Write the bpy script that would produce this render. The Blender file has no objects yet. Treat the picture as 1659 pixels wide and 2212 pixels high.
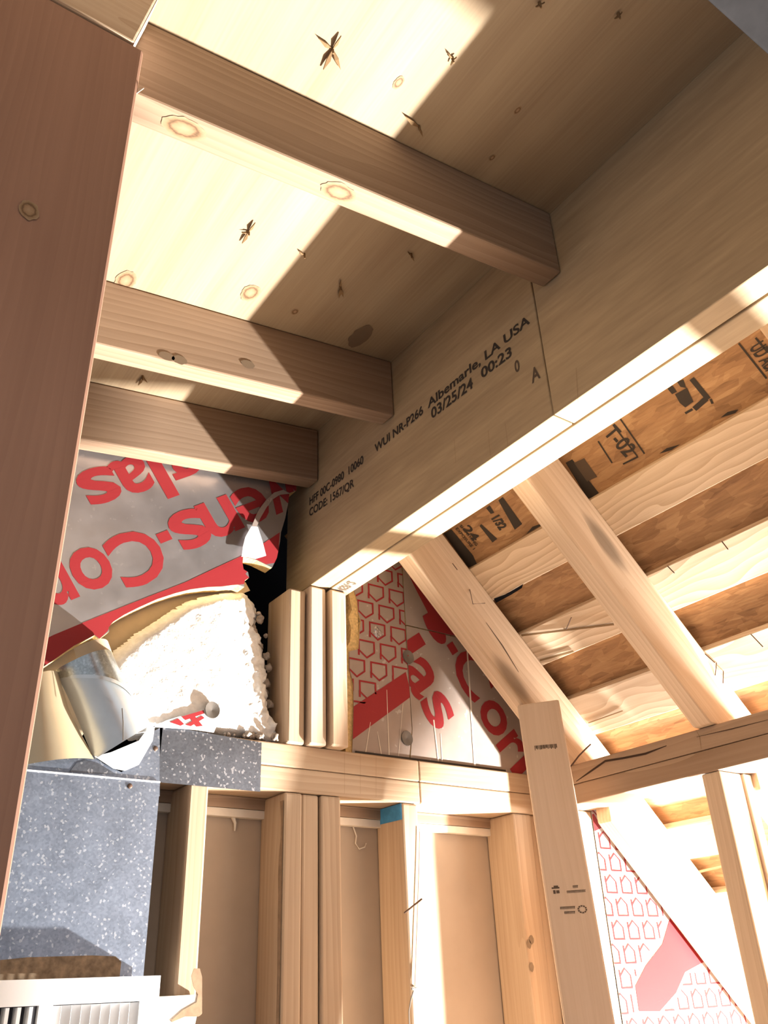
import bpy, bmesh, math, random
from mathutils import Vector, Matrix, noise
from mathutils.geometry import tessellate_polygon

random.seed(7)
SC = bpy.context.scene
COL = SC.collection
EYE = 1.65            # eye height above the floor; coordinates below are taken from eye level

# ------------------------------------------------------------------ camera
cam_d = bpy.data.cameras.new('camera')
cam_d.sensor_fit = 'HORIZONTAL'
cam_d.sensor_width = 36.0
cam_d.lens = 36.0 * 1842.0 / 1659.0
cam_d.clip_start = 0.01
cam = bpy.data.objects.new('camera', cam_d)
COL.objects.link(cam)
RGT = Vector((0.8189, -0.5726, -0.0383))
DWN = Vector((0.2515, 0.4180, -0.8729))
FWD = Vector((0.5158, 0.7053, 0.4863))
cam.matrix_world = Matrix(((RGT.x, -DWN.x, -FWD.x, 0), (RGT.y, -DWN.y, -FWD.y, 0),
                           (RGT.z, -DWN.z, -FWD.z, EYE), (0, 0, 0, 1)))
SC.camera = cam

# ------------------------------------------------------------------ light and exposure
SC.view_settings.view_transform = 'Standard'
SC.view_settings.look = 'None'
SC.view_settings.gamma = 1.0
SC.view_settings.use_curve_mapping = False
SC.view_settings.exposure = 0.38
W = bpy.data.worlds.new('daylight')
SC.world = W
W.use_nodes = True
bg = W.node_tree.nodes['Background']
bg.inputs['Color'].default_value = (0.84, 0.93, 1.06, 1)
bg.inputs['Strength'].default_value = 0.40
LAMP = (2.43, 0.62, -0.93)
ld = bpy.data.lights.new('low_work_light', 'POINT')
ld.energy = 1350
ld.color = (1.0, 0.965, 0.91)
ld.shadow_soft_size = 0.027
lo = bpy.data.objects.new('low_work_light', ld)
lo.location = (LAMP[0], LAMP[1], LAMP[2] + EYE)
COL.objects.link(lo)
wd = bpy.data.lights.new('rafter_fill_light', 'AREA')
wd.shape = 'RECTANGLE'; wd.size = 1.7; wd.size_y = 0.04
wd.energy = 24
wd.color = (1.0, 0.97, 0.93)
wo = bpy.data.objects.new('rafter_fill_light', wd)       # added strip light that brightens the rafter faces, along the ridge direction
ez = Vector((0.58, 0, -0.81)); ex = Vector((0, 1, 0)); ey = ez.cross(ex)
wo.matrix_world = Matrix(((ex.x, ey.x, ez.x, 1.575), (ex.y, ey.y, ez.y, 0.45), (ex.z, ey.z, ez.z, 0.290 + EYE), (0, 0, 0, 1)))
COL.objects.link(wo)

# ------------------------------------------------------------------ material helpers
class NT:
    def __init__(self, name):
        self.m = bpy.data.materials.new(name)
        self.m.use_nodes = True
        self.t = self.m.node_tree
        self.p = self.t.nodes['Principled BSDF']
        self.p.inputs['Specular IOR Level'].default_value = 0.25
    def n(self, kind, **kw):
        nd = self.t.nodes.new(kind)
        for k, v in kw.items():
            if k.startswith('i_'):
                nd.inputs[k[2:].replace('_', ' ')].default_value = v
            else:
                setattr(nd, k, v)
        return nd
    def l(self, a, b):
        self.t.links.new(a, b)
    def math(self, op, a, b=None, c=None):
        nd = self.n('ShaderNodeMath', operation=op)
        for i, v in enumerate((a, b, c)):
            if v is None: continue
            if hasattr(v, 'is_linked'): self.l(v, nd.inputs[i])
            else: nd.inputs[i].default_value = v
        return nd.outputs[0]
    def vmath(self, op, a, b):
        nd = self.n('ShaderNodeVectorMath', operation=op)
        for i, v in enumerate((a, b)):
            if hasattr(v, 'is_linked'): self.l(v, nd.inputs[i])
            else: nd.inputs[i].default_value = v
        return nd.outputs[0]
    def ramp(self, fac, stops):
        nd = self.n('ShaderNodeValToRGB')
        cr = nd.color_ramp
        while len(cr.elements) < len(stops): cr.elements.new(0.5)
        for e, (p, c) in zip(cr.elements, stops):
            e.position = p
            e.color = (*c, 1) if len(c) == 3 else c
        self.l(fac, nd.inputs[0])
        return nd.outputs[0]
    def mix(self, fac, a, b, mode='MIX'):
        nd = self.n('ShaderNodeMix', data_type='RGBA', blend_type=mode)
        for s, v in ((nd.inputs[0], fac), (nd.inputs[6], a), (nd.inputs[7], b)):
            if hasattr(v, 'is_linked'): self.l(v, s)
            else: s.default_value = v if isinstance(v, (int, float)) else (*v, 1)
        return nd.outputs[2]
    def coords(self):
        tc = self.n('ShaderNodeTexCoord')
        oi = self.n('ShaderNodeObjectInfo')
        return tc.outputs['Object'], oi.outputs['Random']
    def scaled(self, v, s):
        return self.vmath('MULTIPLY', v, s)
    def noise(self, v, scale=1.0, detail=2.0, rough=0.5):
        nd = self.n('ShaderNodeTexNoise', noise_dimensions='3D')
        nd.inputs['Scale'].default_value = scale
        nd.inputs['Detail'].default_value = detail
        nd.inputs['Roughness'].default_value = rough
        self.l(v, nd.inputs['Vector'])
        return nd.outputs[0]
    def bump(self, h, strength=0.2, dist=0.002):
        nd = self.n('ShaderNodeBump')
        nd.inputs['Strength'].default_value = strength
        nd.inputs['Distance'].default_value = dist
        self.l(h, nd.inputs['Height'])
        self.l(nd.outputs[0], self.p.inputs['Normal'])

def wood(name, light, dark, ring=0.5, spacing=0.008, fiber=0.35, knots=0.5, rough=0.7, wob=6.0, blotch=0.4, warpx=1.8, warpamt=0.045):
    k = NT(name)
    o, rnd = k.coords()
    cv = k.n('ShaderNodeCombineXYZ')
    k.l(k.math('MULTIPLY', rnd, 23.0), cv.inputs[0])
    k.l(k.math('MULTIPLY_ADD', rnd, 0.09, 0.03), cv.inputs[1])
    k.l(k.math('MULTIPLY_ADD', k.math('FRACT', k.math('MULTIPLY', rnd, 7.3)), 0.08, 0.02), cv.inputs[2])
    v = k.vmath('ADD', o, cv.outputs[0])
    warp = k.vmath('SUBTRACT', k.n('ShaderNodeTexNoise', i_Scale=1.0).outputs[1], (0.5, 0.5, 0.5))
    k.l(k.scaled(v, (warpx, 11, 11)), warp.node.inputs[0].links[0].from_node.inputs['Vector'])
    vw = k.vmath('ADD', k.scaled(v, (0.05, 1, 1)), k.scaled(warp, (0.0, warpamt, warpamt)))
    wv = k.n('ShaderNodeTexWave', wave_type='RINGS', rings_direction='X', wave_profile='SAW')
    wv.inputs['Scale'].default_value = 2 * math.pi / (20 * spacing)
    wv.inputs['Distortion'].default_value = 1.5
    wv.inputs['Detail'].default_value = 2.0
    wv.inputs['Detail Scale'].default_value = 0.3
    k.l(vw, wv.inputs['Vector'])
    fb = k.noise(k.scaled(v, (5, 240, 240)), 1.0, 3.0)
    bl = k.noise(k.scaled(v, (1.8, 22, 22)), 1.0, 3.0)
    amp = k.math('MULTIPLY', k.noise(k.scaled(v, (1.2, 16, 16)), 1.0, 1.0), 2.0)
    rg = k.math('MULTIPLY', k.math('SUBTRACT', wv.outputs[1], 0.5), amp)
    f = k.math('MULTIPLY', k.math('ADD', rg, 0.5), ring)
    f = k.math('ADD', f, k.math('MULTIPLY', fb, fiber))
    f = k.math('ADD', f, k.math('MULTIPLY', bl, blotch))
    f = k.math('DIVIDE', f, ring + fiber + blotch)
    col = k.ramp(f, [(0.28, light), (0.72, dark)])
    if knots > 0:
        vo = k.n('ShaderNodeTexVoronoi', feature='F1')
        vo.inputs['Scale'].default_value = 1.0
        k.l(k.scaled(v, (4.0, 13, 13)), vo.inputs['Vector'])
        sp = k.n('ShaderNodeSeparateColor')
        k.l(vo.outputs['Color'], sp.inputs[0])
        msk = k.math('GREATER_THAN', sp.outputs[0], 1.0 - 0.3 * knots)
        kn = k.n('ShaderNodeMapRange', interpolation_type='SMOOTHSTEP')
        kn.inputs[1].default_value = 0.34; kn.inputs[2].default_value = 0.12
        k.l(vo.outputs['Distance'], kn.inputs[0])
        fac = k.math('MULTIPLY', k.math('MULTIPLY', kn.outputs[0], msk), 0.75)
        col = k.mix(fac, col, tuple(c * 0.33 for c in dark))
    tint = k.math('MULTIPLY_ADD', rnd, 0.24, 0.88)
    hs = k.n('ShaderNodeHueSaturation')
    k.l(tint, hs.inputs['Value'])
    k.l(col, hs.inputs['Color'])
    k.l(hs.outputs[0], k.p.inputs['Base Color'])
    k.p.inputs['Roughness'].default_value = rough
    k.bump(f, 0.12, 0.001)
    return k.m

def plain(name, col, rough=0.6, metal=0.0, nz=0.0, nscale=40, bump=0.0, spec=0.25):
    k = NT(name)
    o, rnd = k.coords()
    if nz > 0:
        n = k.noise(o, nscale, 4.0, 0.6)
        c = k.ramp(n, [(0.3, tuple(x * (1 - nz) for x in col)), (0.7, tuple(min(1, x * (1 + nz)) for x in col))])
        k.l(c, k.p.inputs['Base Color'])
        if bump: k.bump(n, bump, 0.003)
    else:
        k.p.inputs['Base Color'].default_value = (*col, 1)
    k.p.inputs['Roughness'].default_value = rough
    k.p.inputs['Metallic'].default_value = metal
    k.p.inputs['Specular IOR Level'].default_value = spec
    return k.m

def plywood(name):
    k = NT(name)
    o, rnd = k.coords()
    wide = k.noise(k.scaled(o, (11, 1.3, 1)), 1.0, 1.5)
    v2 = k.vmath('ADD', o, k.scaled(k.n('ShaderNodeTexNoise', noise_dimensions='3D', i_Scale=2.0).outputs[1], (0.06, 0.06, 0)))
    cath = k.n('ShaderNodeTexWave', wave_type='BANDS', bands_direction='X')
    cath.inputs['Scale'].default_value = 5
    cath.inputs['Distortion'].default_value = 14
    cath.inputs['Detail Scale'].default_value = 0.5
    k.l(k.scaled(o, (1, 0.10, 1)), cath.inputs['Vector'])
    fb = k.noise(k.scaled(o, (260, 6, 1)), 1.0, 3.0)
    f = k.math('ADD', k.math('MULTIPLY', wide, 0.5), k.math('MULTIPLY', cath.outputs[1], 0.10))
    f = k.math('ADD', f, k.math('MULTIPLY', fb, 0.40))
    col = k.ramp(f, [(0.3, (0.40, 0.31, 0.20)), (0.75, (0.27, 0.19, 0.12))])
    k.l(col, k.p.inputs['Base Color'])
    k.p.inputs['Roughness'].default_value = 0.75
    k.bump(fb, 0.08, 0.001)
    return k.m

def lvl(name):
    k = NT(name)
    o, rnd = k.coords()
    a = k.noise(k.scaled(o, (3.0, 26, 26)), 1.0, 4.0, 0.6)
    b = k.noise(k.scaled(o, (14, 150, 150)), 1.0, 3.0)
    f = k.math('ADD', k.math('MULTIPLY', a, 0.6), k.math('MULTIPLY', b, 0.4))
    col = k.ramp(f, [(0.3, (0.49, 0.37, 0.225)), (0.7, (0.33, 0.24, 0.145))])
    k.l(col, k.p.inputs['Base Color'])
    k.p.inputs['Roughness'].default_value = 0.65
    k.bump(b, 0.08, 0.001)
    return k.m

def osb(name):
    k = NT(name)
    o, rnd = k.coords()
    wn = k.noise(o, 14, 2.0)
    ov = k.vmath('ADD', o, k.scaled(k.n('ShaderNodeTexNoise', i_Scale=9.0).outputs[1], (0.03, 0.03, 0.03)))
    def flakes(ang, sc):
        mp = k.n('ShaderNodeMapping'); mp.inputs['Rotation'].default_value = (0, 0, ang); mp.inputs['Scale'].default_value = sc
        k.l(ov, mp.inputs['Vector'])
        vv = k.n('ShaderNodeTexVoronoi', feature='F1'); vv.inputs['Scale'].default_value = 1.0
        k.l(mp.outputs[0], vv.inputs['Vector'])
        ss = k.n('ShaderNodeSeparateColor'); k.l(vv.outputs['Color'], ss.inputs[0])
        return ss
    s1 = flakes(0.3, (16, 60, 10)); s2 = flakes(-0.7, (20, 75, 10)); s3 = flakes(1.2, (24, 90, 10))
    pick = k.math('GREATER_THAN', s3.outputs[2], 0.55)
    sA = k.math('ADD', k.math('MULTIPLY', s1.outputs[0], k.math('SUBTRACT', 1.0, pick)), k.math('MULTIPLY', s3.outputs[0], pick))
    fb = k.noise(k.scaled(o, (30, 220, 30)), 1.0, 3.0)
    f = k.math('ADD', k.math('MULTIPLY', sA, 0.34), k.math('MULTIPLY', s2.outputs[1], 0.26))
    f = k.math('ADD', f, k.math('MULTIPLY', fb, 0.40))
    col = k.ramp(f, [(0.15, (0.50, 0.315, 0.165)), (0.5, (0.37, 0.21, 0.105)), (0.85, (0.22, 0.12, 0.06))])
    k.l(col, k.p.inputs['Base Color'])
    k.p.inputs['Roughness'].default_value = 0.6
    k.bump(f, 0.8, 0.003)
    return k.m

def foil(name, base, rough, metal):
    k = NT(name)
    o, rnd = k.coords()
    n = k.noise(o, 16, 3.0)
    sc = k.noise(k.scaled(o, (60, 60, 420)), 1.0, 2.0)
    sc2 = k.math('GREATER_THAN', sc, 0.69)
    c = k.ramp(n, [(0.3, tuple(x * 0.86 for x in base)), (0.7, base)])
    c = k.mix(k.math('MULTIPLY', sc2, 0.22), c, (0.8, 0.77, 0.75))
    k.l(c, k.p.inputs['Base Color'])
    k.p.inputs['Metallic'].default_value = metal
    k.l(k.math('MULTIPLY_ADD', n, 0.25, rough - 0.12), k.p.inputs['Roughness'])
    k.bump(k.noise(o, 26, 3.0), 0.18, 0.004)
    return k.m

def galv(name, base, rough=0.42, spangle=1.0):
    k = NT(name)
    o, rnd = k.coords()
    v1 = k.n('ShaderNodeTexVoronoi', feature='F1'); v1.inputs['Scale'].default_value = 330
    k.l(o, v1.inputs['Vector'])
    s1 = k.n('ShaderNodeSeparateColor'); k.l(v1.outputs['Color'], s1.inputs[0])
    big = k.noise(o, 22, 3.0)
    f = k.math('ADD', k.math('MULTIPLY', s1.outputs[0], 0.30), k.math('MULTIPLY', big, 0.70))
    hot = k.math('GREATER_THAN', s1.outputs[1], 0.93)
    c = k.ramp(f, [(0.25, tuple(x * 0.72 for x in base)), (0.75, tuple(min(1, x * 1.12) for x in base))])
    c = k.mix(k.math('MULTIPLY', hot, 0.30 * spangle), c, (0.96, 0.97, 1.0))
    k.l(c, k.p.inputs['Base Color'])
    k.p.inputs['Metallic'].default_value = 0.92
    k.p.inputs['Roughness'].default_value = rough
    return k.m

def knotmat(name):
    k = NT(name)
    o, rnd = k.coords()
    ln = k.n('ShaderNodeVectorMath', operation='LENGTH')
    k.l(o, ln.inputs[0])
    d = k.math('ADD', ln.outputs['Value'], k.math('MULTIPLY', k.math('SUBTRACT', k.noise(o, 3, 2.0), 0.5), 0.35))
    c = k.ramp(d, [(0.0, (0.34, 0.23, 0.14)), (0.45, (0.27, 0.165, 0.09)), (0.62, (0.11, 0.06, 0.03)),
                   (0.76, (0.24, 0.15, 0.08)), (0.97, (0.29, 0.20, 0.12))])
    k.l(c, k.p.inputs['Base Color'])
    k.p.inputs['Roughness'].default_value = 0.7
    return k.m

M = {}
M['fir'] = wood('fir_lumber', (0.60, 0.46, 0.33), (0.45, 0.315, 0.205), ring=0.20, spacing=0.011, blotch=0.5)
M['stud'] = wood('stud_lumber', (0.50, 0.375, 0.255), (0.36, 0.245, 0.155), ring=0.20, spacing=0.011, blotch=0.6)
M['joist'] = wood('joist_lumber', (0.38, 0.265, 0.18), (0.25, 0.16, 0.10), ring=0.28, spacing=0.012, blotch=0.7)
M['pale'] = wood('pale_pine', (0.64, 0.50, 0.38), (0.55, 0.41, 0.295), ring=0.14, spacing=0.012, knots=0.5)
M['board'] = wood('roof_board_pine', (0.64, 0.50, 0.36), (0.46, 0.33, 0.215), ring=0.5, spacing=0.011, warpx=3.2, warpamt=0.07, blotch=0.25, knots=0.35)
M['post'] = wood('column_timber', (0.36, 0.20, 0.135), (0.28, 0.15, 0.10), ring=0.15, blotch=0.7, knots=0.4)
M['grey'] = plain('shade_dark_timber', (0.026, 0.025, 0.026), 1.0, nz=0.2, nscale=25, spec=0.0)  # near-black base paints in the shade on the overhead header
M['endgrain'] = plain('pale_end_grain', (0.60, 0.50, 0.42), 0.8, nz=0.15, nscale=60)
M['ply'] = plywood('plywood_deck')
M['lvl'] = lvl('laminated_veneer')
M['osb'] = osb('strand_board')
M['foil'] = foil('foil_facing', (0.54, 0.52, 0.53), 0.36, 0.82)
M['foilw'] = foil('warm_foil_facing', (0.37, 0.30, 0.26), 0.5, 0.08)
M['red'] = plain('red_print', (0.29, 0.026, 0.030), 0.5)
M['ink'] = plain('black_ink', (0.045, 0.036, 0.03), 0.7)
M['inkdim'] = plain('faded_ink', (0.10, 0.07, 0.05), 0.8)
M['foam'] = plain('yellow_foam', (0.62, 0.44, 0.20), 0.9, nz=0.25, nscale=180, bump=0.6)
M['kraft'] = plain('kraft_paper', (0.52, 0.40, 0.27), 0.85, nz=0.06, nscale=30)
M['fluff'] = plain('white_fiber', (0.88, 0.86, 0.82), 0.95, nz=0.12, nscale=90, bump=0.8)
M['fluffd'] = plain('dusty_shaded_fiber', (0.34, 0.28, 0.23), 0.95, nz=0.5, nscale=90, bump=0.8)  # grey brown stands for dirt and for the shade of the studs
M['galv'] = galv('galvanized_steel', (0.27, 0.31, 0.385))
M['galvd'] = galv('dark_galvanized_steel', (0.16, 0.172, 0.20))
M['duct'] = plain('bright_duct_steel', (0.66, 0.71, 0.74), 0.30, 0.6, nz=0.06, nscale=20)
M['elbow'] = plain('warm_duct_wrap', (0.58, 0.47, 0.31), 0.35, 0.45, nz=0.06, nscale=12)
M['brownspot'] = plain('brown_stain', (0.20, 0.145, 0.095), 0.95, nz=0.45, nscale=70)  # mottled brown for the panel patch and small spots
M['white'] = plain('white_enamel', (0.80, 0.80, 0.80), 0.45)
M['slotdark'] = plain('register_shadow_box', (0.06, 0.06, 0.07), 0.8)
M['drywall'] = plain('drywall_back', (0.40, 0.315, 0.24), 0.9, nz=0.05, nscale=9)
M['drywhite'] = plain('drywall_paper', (0.66, 0.58, 0.48), 0.9, nz=0.05, nscale=40)
M['gypsum'] = plain('dusty_gypsum', (0.50, 0.43, 0.36), 0.9, nz=0.25, nscale=50)
M['brownedge'] = plain('brown_tear', (0.24, 0.16, 0.10), 0.9, nz=0.2, nscale=60)  # plain mottled brown, on the bark edge and torn drywall
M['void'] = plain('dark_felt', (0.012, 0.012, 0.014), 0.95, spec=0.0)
M['nail'] = plain('rusty_nail', (0.12, 0.075, 0.055), 0.55, 0.6)
M['split'] = plain('wood_split', (0.05, 0.028, 0.018), 0.9)
M['splinter'] = plain('brown_splinter', (0.20, 0.12, 0.055), 0.8)
M['blue'] = plain('blue_paint', (0.05, 0.22, 0.42), 0.7, nz=0.2, nscale=60)
M['washer'] = plain('grey_washer', (0.20, 0.18, 0.16), 0.55, 0.5)
M['string'] = plain('brown_string', (0.22, 0.15, 0.10), 0.9)
M['knot'] = knotmat('knot_rings')
M['stain'] = plain('veneer_stain', (0.20, 0.14, 0.09), 0.85, nz=0.5, nscale=50)
M['floor'] = plain('subfloor', (0.13, 0.10, 0.075), 0.85, nz=0.25, nscale=8)

# ------------------------------------------------------------------ object helpers
def tag(o, label, cat, group=None, kind=None):
    if label: o['label'] = label
    if cat: o['category'] = cat
    if group: o['group'] = group
    if kind: o['kind'] = kind
    return o

def frame(origin, ex, ey):
    ex = Vector(ex).normalized()
    ey = Vector(ey); ey = (ey - ex * ey.dot(ex)).normalized()
    ez = ex.cross(ey)
    o = Vector(origin)
    return Matrix(((ex.x, ey.x, ez.x, o.x), (ex.y, ey.y, ez.y, o.y), (ex.z, ey.z, ez.z, o.z), (0, 0, 0, 1)))

EYEPT = Vector((0, 0, 0))
WM = {}   # world frames (eye-level coordinates) of every object built
def link(name, bm, mat, fr, parent=None, smooth=False):
    bm.transform(fr.inverted())
    me = bpy.data.meshes.new(name)
    bmesh.ops.recalc_face_normals(bm, faces=bm.faces[:])
    bm.to_mesh(me); bm.free()
    if smooth:
        for p in me.polygons: p.use_smooth = True
    me.materials.append(mat)
    o = bpy.data.objects.new(name, me)
    COL.objects.link(o)
    place(o, fr, parent)
    return o
def place(o, fr, parent=None):
    WM[o] = fr
    if parent is None:
        f2 = fr.copy(); f2[2][3] += EYE
        o.matrix_basis = f2
    else:
        o.parent = parent
        o.matrix_basis = WM[parent].inverted() @ fr
def empty(name, loc, label, cat, group=None):
    o = bpy.data.objects.new(name, None)
    o.empty_display_size = 0.05
    COL.objects.link(o)
    place(o, Matrix.Translation(Vector(loc)))
    return tag(o, label, cat, group)

def bm_box(bm, x0, x1, y0, y1, z0, z1):
    vs = [bm.verts.new(p) for p in ((x0,y0,z0),(x1,y0,z0),(x1,y1,z0),(x0,y1,z0),(x0,y0,z1),(x1,y0,z1),(x1,y1,z1),(x0,y1,z1))]
    for f in ((0,3,2,1),(4,5,6,7),(0,1,5,4),(1,2,6,5),(2,3,7,6),(3,0,4,7)):
        bm.faces.new([vs[i] for i in f])
def bm_prism(bm, pts, d):
    d = Vector(d)
    a = [bm.verts.new(p) for p in pts]
    b = [bm.verts.new(Vector(p) + d) for p in pts]
    bm.faces.new(a); bm.faces.new(b[::-1])
    n = len(a)
    for i in range(n):
        bm.faces.new((a[i], b[i], b[(i+1) % n], a[(i+1) % n]))
def bev(bm, w, seg=2):
    if w > 0:
        bmesh.ops.bevel(bm, geom=bm.edges[:], offset=w, segments=seg, profile=0.5, affect='EDGES', clamp_overlap=True)

def lum(name, x0, x1, y0, y1, z0, z1, mat, label=None, cat='timber', group=None, parent=None, w=0.0025, kind=None):
    """a length of lumber, its local X axis along the grain"""
    bm = bmesh.new(); bm_box(bm, x0, x1, y0, y1, z0, z1); bev(bm, w)
    c = ((x0+x1)/2, (y0+y1)/2, (z0+z1)/2)
    L = (x1-x0, y1-y0, z1-z0); k = L.index(max(L))
    ex, ey = [((1,0,0),(0,1,0)), ((0,1,0),(-1,0,0)), ((0,0,1),(0,1,0))][k]
    o = link(name, bm, M[mat] if isinstance(mat, str) else mat, frame(c, ex, ey), parent)
    if parent is None: tag(o, label, cat, group, kind)
    elif label: o['label'] = label
    return o
def prism(name, pts, d, ex, ey, mat, label=None, cat=None, group=None, parent=None, w=0.0025, kind=None):
    bm = bmesh.new(); bm_prism(bm, pts, d); bev(bm, w)
    c = sum((Vector(p) for p in pts), Vector()) / len(pts) + Vector(d) * 0.5
    o = link(name, bm, M[mat], frame(c, ex, ey), parent)
    if parent is None: tag(o, label, cat, group, kind)
    elif label: o['label'] = label
    return o

def tube_bm(bm, pts, r0, r1=None, n=6):
    r1 = r0 if r1 is None else r1
    rings = []
    pts = [Vector(p) for p in pts]
    for i, p in enumerate(pts):
        t = (pts[min(i+1, len(pts)-1)] - pts[max(i-1, 0)]).normalized()
        a = t.orthogonal().normalized(); b = t.cross(a)
        r = r0 + (r1 - r0) * i / max(1, len(pts)-1)
        rings.append([bm.verts.new(p + (a*math.cos(2*math.pi*k/n) + b*math.sin(2*math.pi*k/n)) * r) for k in range(n)])
    for i in range(len(rings)-1):
        for k in range(n):
            bm.faces.new((rings[i][k], rings[i][(k+1)%n], rings[i+1][(k+1)%n], rings[i+1][k]))
    bm.faces.new(rings[0][::-1]); bm.faces.new(rings[-1])
def tube(name, pts, r0, mat, r1=None, parent=None, label=None, cat=None, group=None, head=None):
    bm = bmesh.new(); tube_bm(bm, pts, r0, r1)
    if head:
        p, q = Vector(pts[0]), Vector(pts[1])
        d = (q-p).normalized()
        tube_bm(bm, [p, p - d*0.0015], head, n=8)
    o = link(name, bm, M[mat], frame(pts[0], (1,0,0), (0,1,0)), parent)
    if parent is None: tag(o, label, cat, group)
    return o

# flat printed marks: 2-D triangles laid on a surface frame
def clip_tri(tri, conv):
    poly = list(tri)
    for i in range(3):
        a, b = conv[i], conv[(i+1) % 3]
        out = []
        for j in range(len(poly)):
            p, q = poly[j], poly[(j+1) % len(poly)]
            sp = (b[0]-a[0])*(p[1]-a[1]) - (b[1]-a[1])*(p[0]-a[0])
            sq = (b[0]-a[0])*(q[1]-a[1]) - (b[1]-a[1])*(q[0]-a[0])
            if sp >= 0: out.append(p)
            if (sp >= 0) != (sq >= 0):
                t = sp/(sp-sq); out.append((p[0]+(q[0]-p[0])*t, p[1]+(q[1]-p[1])*t))
        poly = out
        if len(poly) < 3: return []
    return poly
def tess(poly):
    return [[tuple(poly[i][:2]) for i in t] for t in tessellate_polygon([[Vector((p[0], p[1], 0)) for p in poly]])]
def ccw(t):
    s = (t[1][0]-t[0][0])*(t[2][1]-t[0][1]) - (t[1][1]-t[0][1])*(t[2][0]-t[0][0])
    return list(t) if s > 0 else [t[0], t[2], t[1]]
def clip_polys(polys, region):
    reg = [ccw(t) for t in tess(region)]
    out = []
    for pl in polys:
        for t in ([pl] if len(pl) == 3 else tess(pl)):
            for r in reg:
                c = clip_tri(t, r)
                if len(c) >= 3: out.append(c)
    return out
def marks(name, polys, place3, mat, parent, thick=None):
    """place3 maps (u,v) to a point on the surface"""
    bm = bmesh.new()
    o0 = Vector(place3(0, 0)); nv = (Vector(place3(1, 0)) - o0).cross(Vector(place3(0, 1)) - o0).normalized()
    if polys and nv.dot(Vector(place3(*polys[0][0])) - EYEPT) > 0: nv = -nv
    for i, pl in enumerate(polys):      # a hair of relief keeps overlapping strokes of ink apart
        try: bm.faces.new([bm.verts.new(Vector(place3(*p)) + nv * (0.000012 * (i % 5))) for p in pl])
        except ValueError: pass
    bmesh.ops.remove_doubles(bm, verts=bm.verts[:], dist=1e-6)
    c = sum((v.co for v in bm.verts), Vector()) / max(1, len(bm.verts))
    return link(name, bm, M[mat], frame(c, (1,0,0), (0,1,0)), parent)
def glyphs(text, bold=0.0, spacing=1.0):
    c = bpy.data.curves.new('t', 'FONT'); c.body = text; c.size = 1.0; c.offset = bold; c.space_character = spacing
    c.resolution_u = 4
    o = bpy.data.objects.new('t', c); COL.objects.link(o)
    bpy.context.view_layer.update()
    me = bpy.data.meshes.new_from_object(o.evaluated_get(bpy.context.evaluated_depsgraph_get()))
    tr = [[tuple(me.vertices[i].co[:2]) for i in p.vertices] for p in me.polygons]
    bpy.data.objects.remove(o); bpy.data.curves.remove(c); bpy.data.meshes.remove(me)
    return tr
def rectp(x0, x1, y0, y1): return [(x0,y0),(x1,y0),(x1,y1),(x0,y1)]
def sim(polys, ox, oz, s, deg, sx=1.0):
    c, n = math.cos(math.radians(deg))*s, math.sin(math.radians(deg))*s
    return [[(ox + p[0]*sx*c - p[1]*n, oz + p[0]*sx*n + p[1]*c) for p in pl] for pl in polys]
def xz(L): return [(p[0], p[2]) for p in L]

# ================================================================== SETTING
XB, XB1, XB2 = 0.791, 0.833, 0.880          # beam faces
SL = 0.141                                    # slope of the left deck
def zc(x): return 1.0565 + SL * (x - XB)
def zj(x): return 0.929 + SL * (x - XB)

lum('floor', -3.0, 3.4, -3.0, 1.75, -1.70, -1.65, 'floor', None, None, kind='structure', w=0)
ceil = prism('ceiling', [(-1.2,-0.6,zc(-1.2)), (XB2,-0.6,zc(XB2)), (XB2,-0.6,zc(XB2)+0.018), (-1.2,-0.6,zc(-1.2)+0.018)],
             (0,2.3,0), (1,0,SL), (0,1,0), 'ply', kind='structure', w=0)
S2 = math.sqrt(2)
def sp(c, u, y):           # a point of the roof slope: X+Z = c, u down the slope, y along the ridge
    return ((c + u*S2)/2, y, (c - u*S2)/2)
CB, CO = 1.91, 1.937
osb_sheet = prism('ceiling_sloped', [sp(CO,-0.06,-0.6), sp(CO,1.75,-0.6), sp(CO+0.017,1.75,-0.6), sp(CO+0.017,-0.06,-0.6)],
                  (0,2.3,0), (0,1,0), (1,0,-1), 'osb', kind='structure', w=0)
# back wall: drywall seen from behind, and the dark cavity that shows through the holes
lum('wall_back', -0.3, 1.42, 1.440, 1.452, -1.65, 0.272, 'drywall', None, None, kind='structure', w=0)
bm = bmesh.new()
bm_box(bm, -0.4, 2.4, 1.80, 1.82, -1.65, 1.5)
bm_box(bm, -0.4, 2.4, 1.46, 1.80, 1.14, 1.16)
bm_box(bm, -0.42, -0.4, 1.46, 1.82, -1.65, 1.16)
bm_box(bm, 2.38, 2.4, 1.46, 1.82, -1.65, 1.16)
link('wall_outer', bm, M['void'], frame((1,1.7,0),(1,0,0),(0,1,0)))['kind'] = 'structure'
lum('trim_1', -0.3, 1.33, 1.425, 1.4395, 0.270, 0.284, 'drywhite', None, None, kind='structure', w=0.001)

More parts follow.
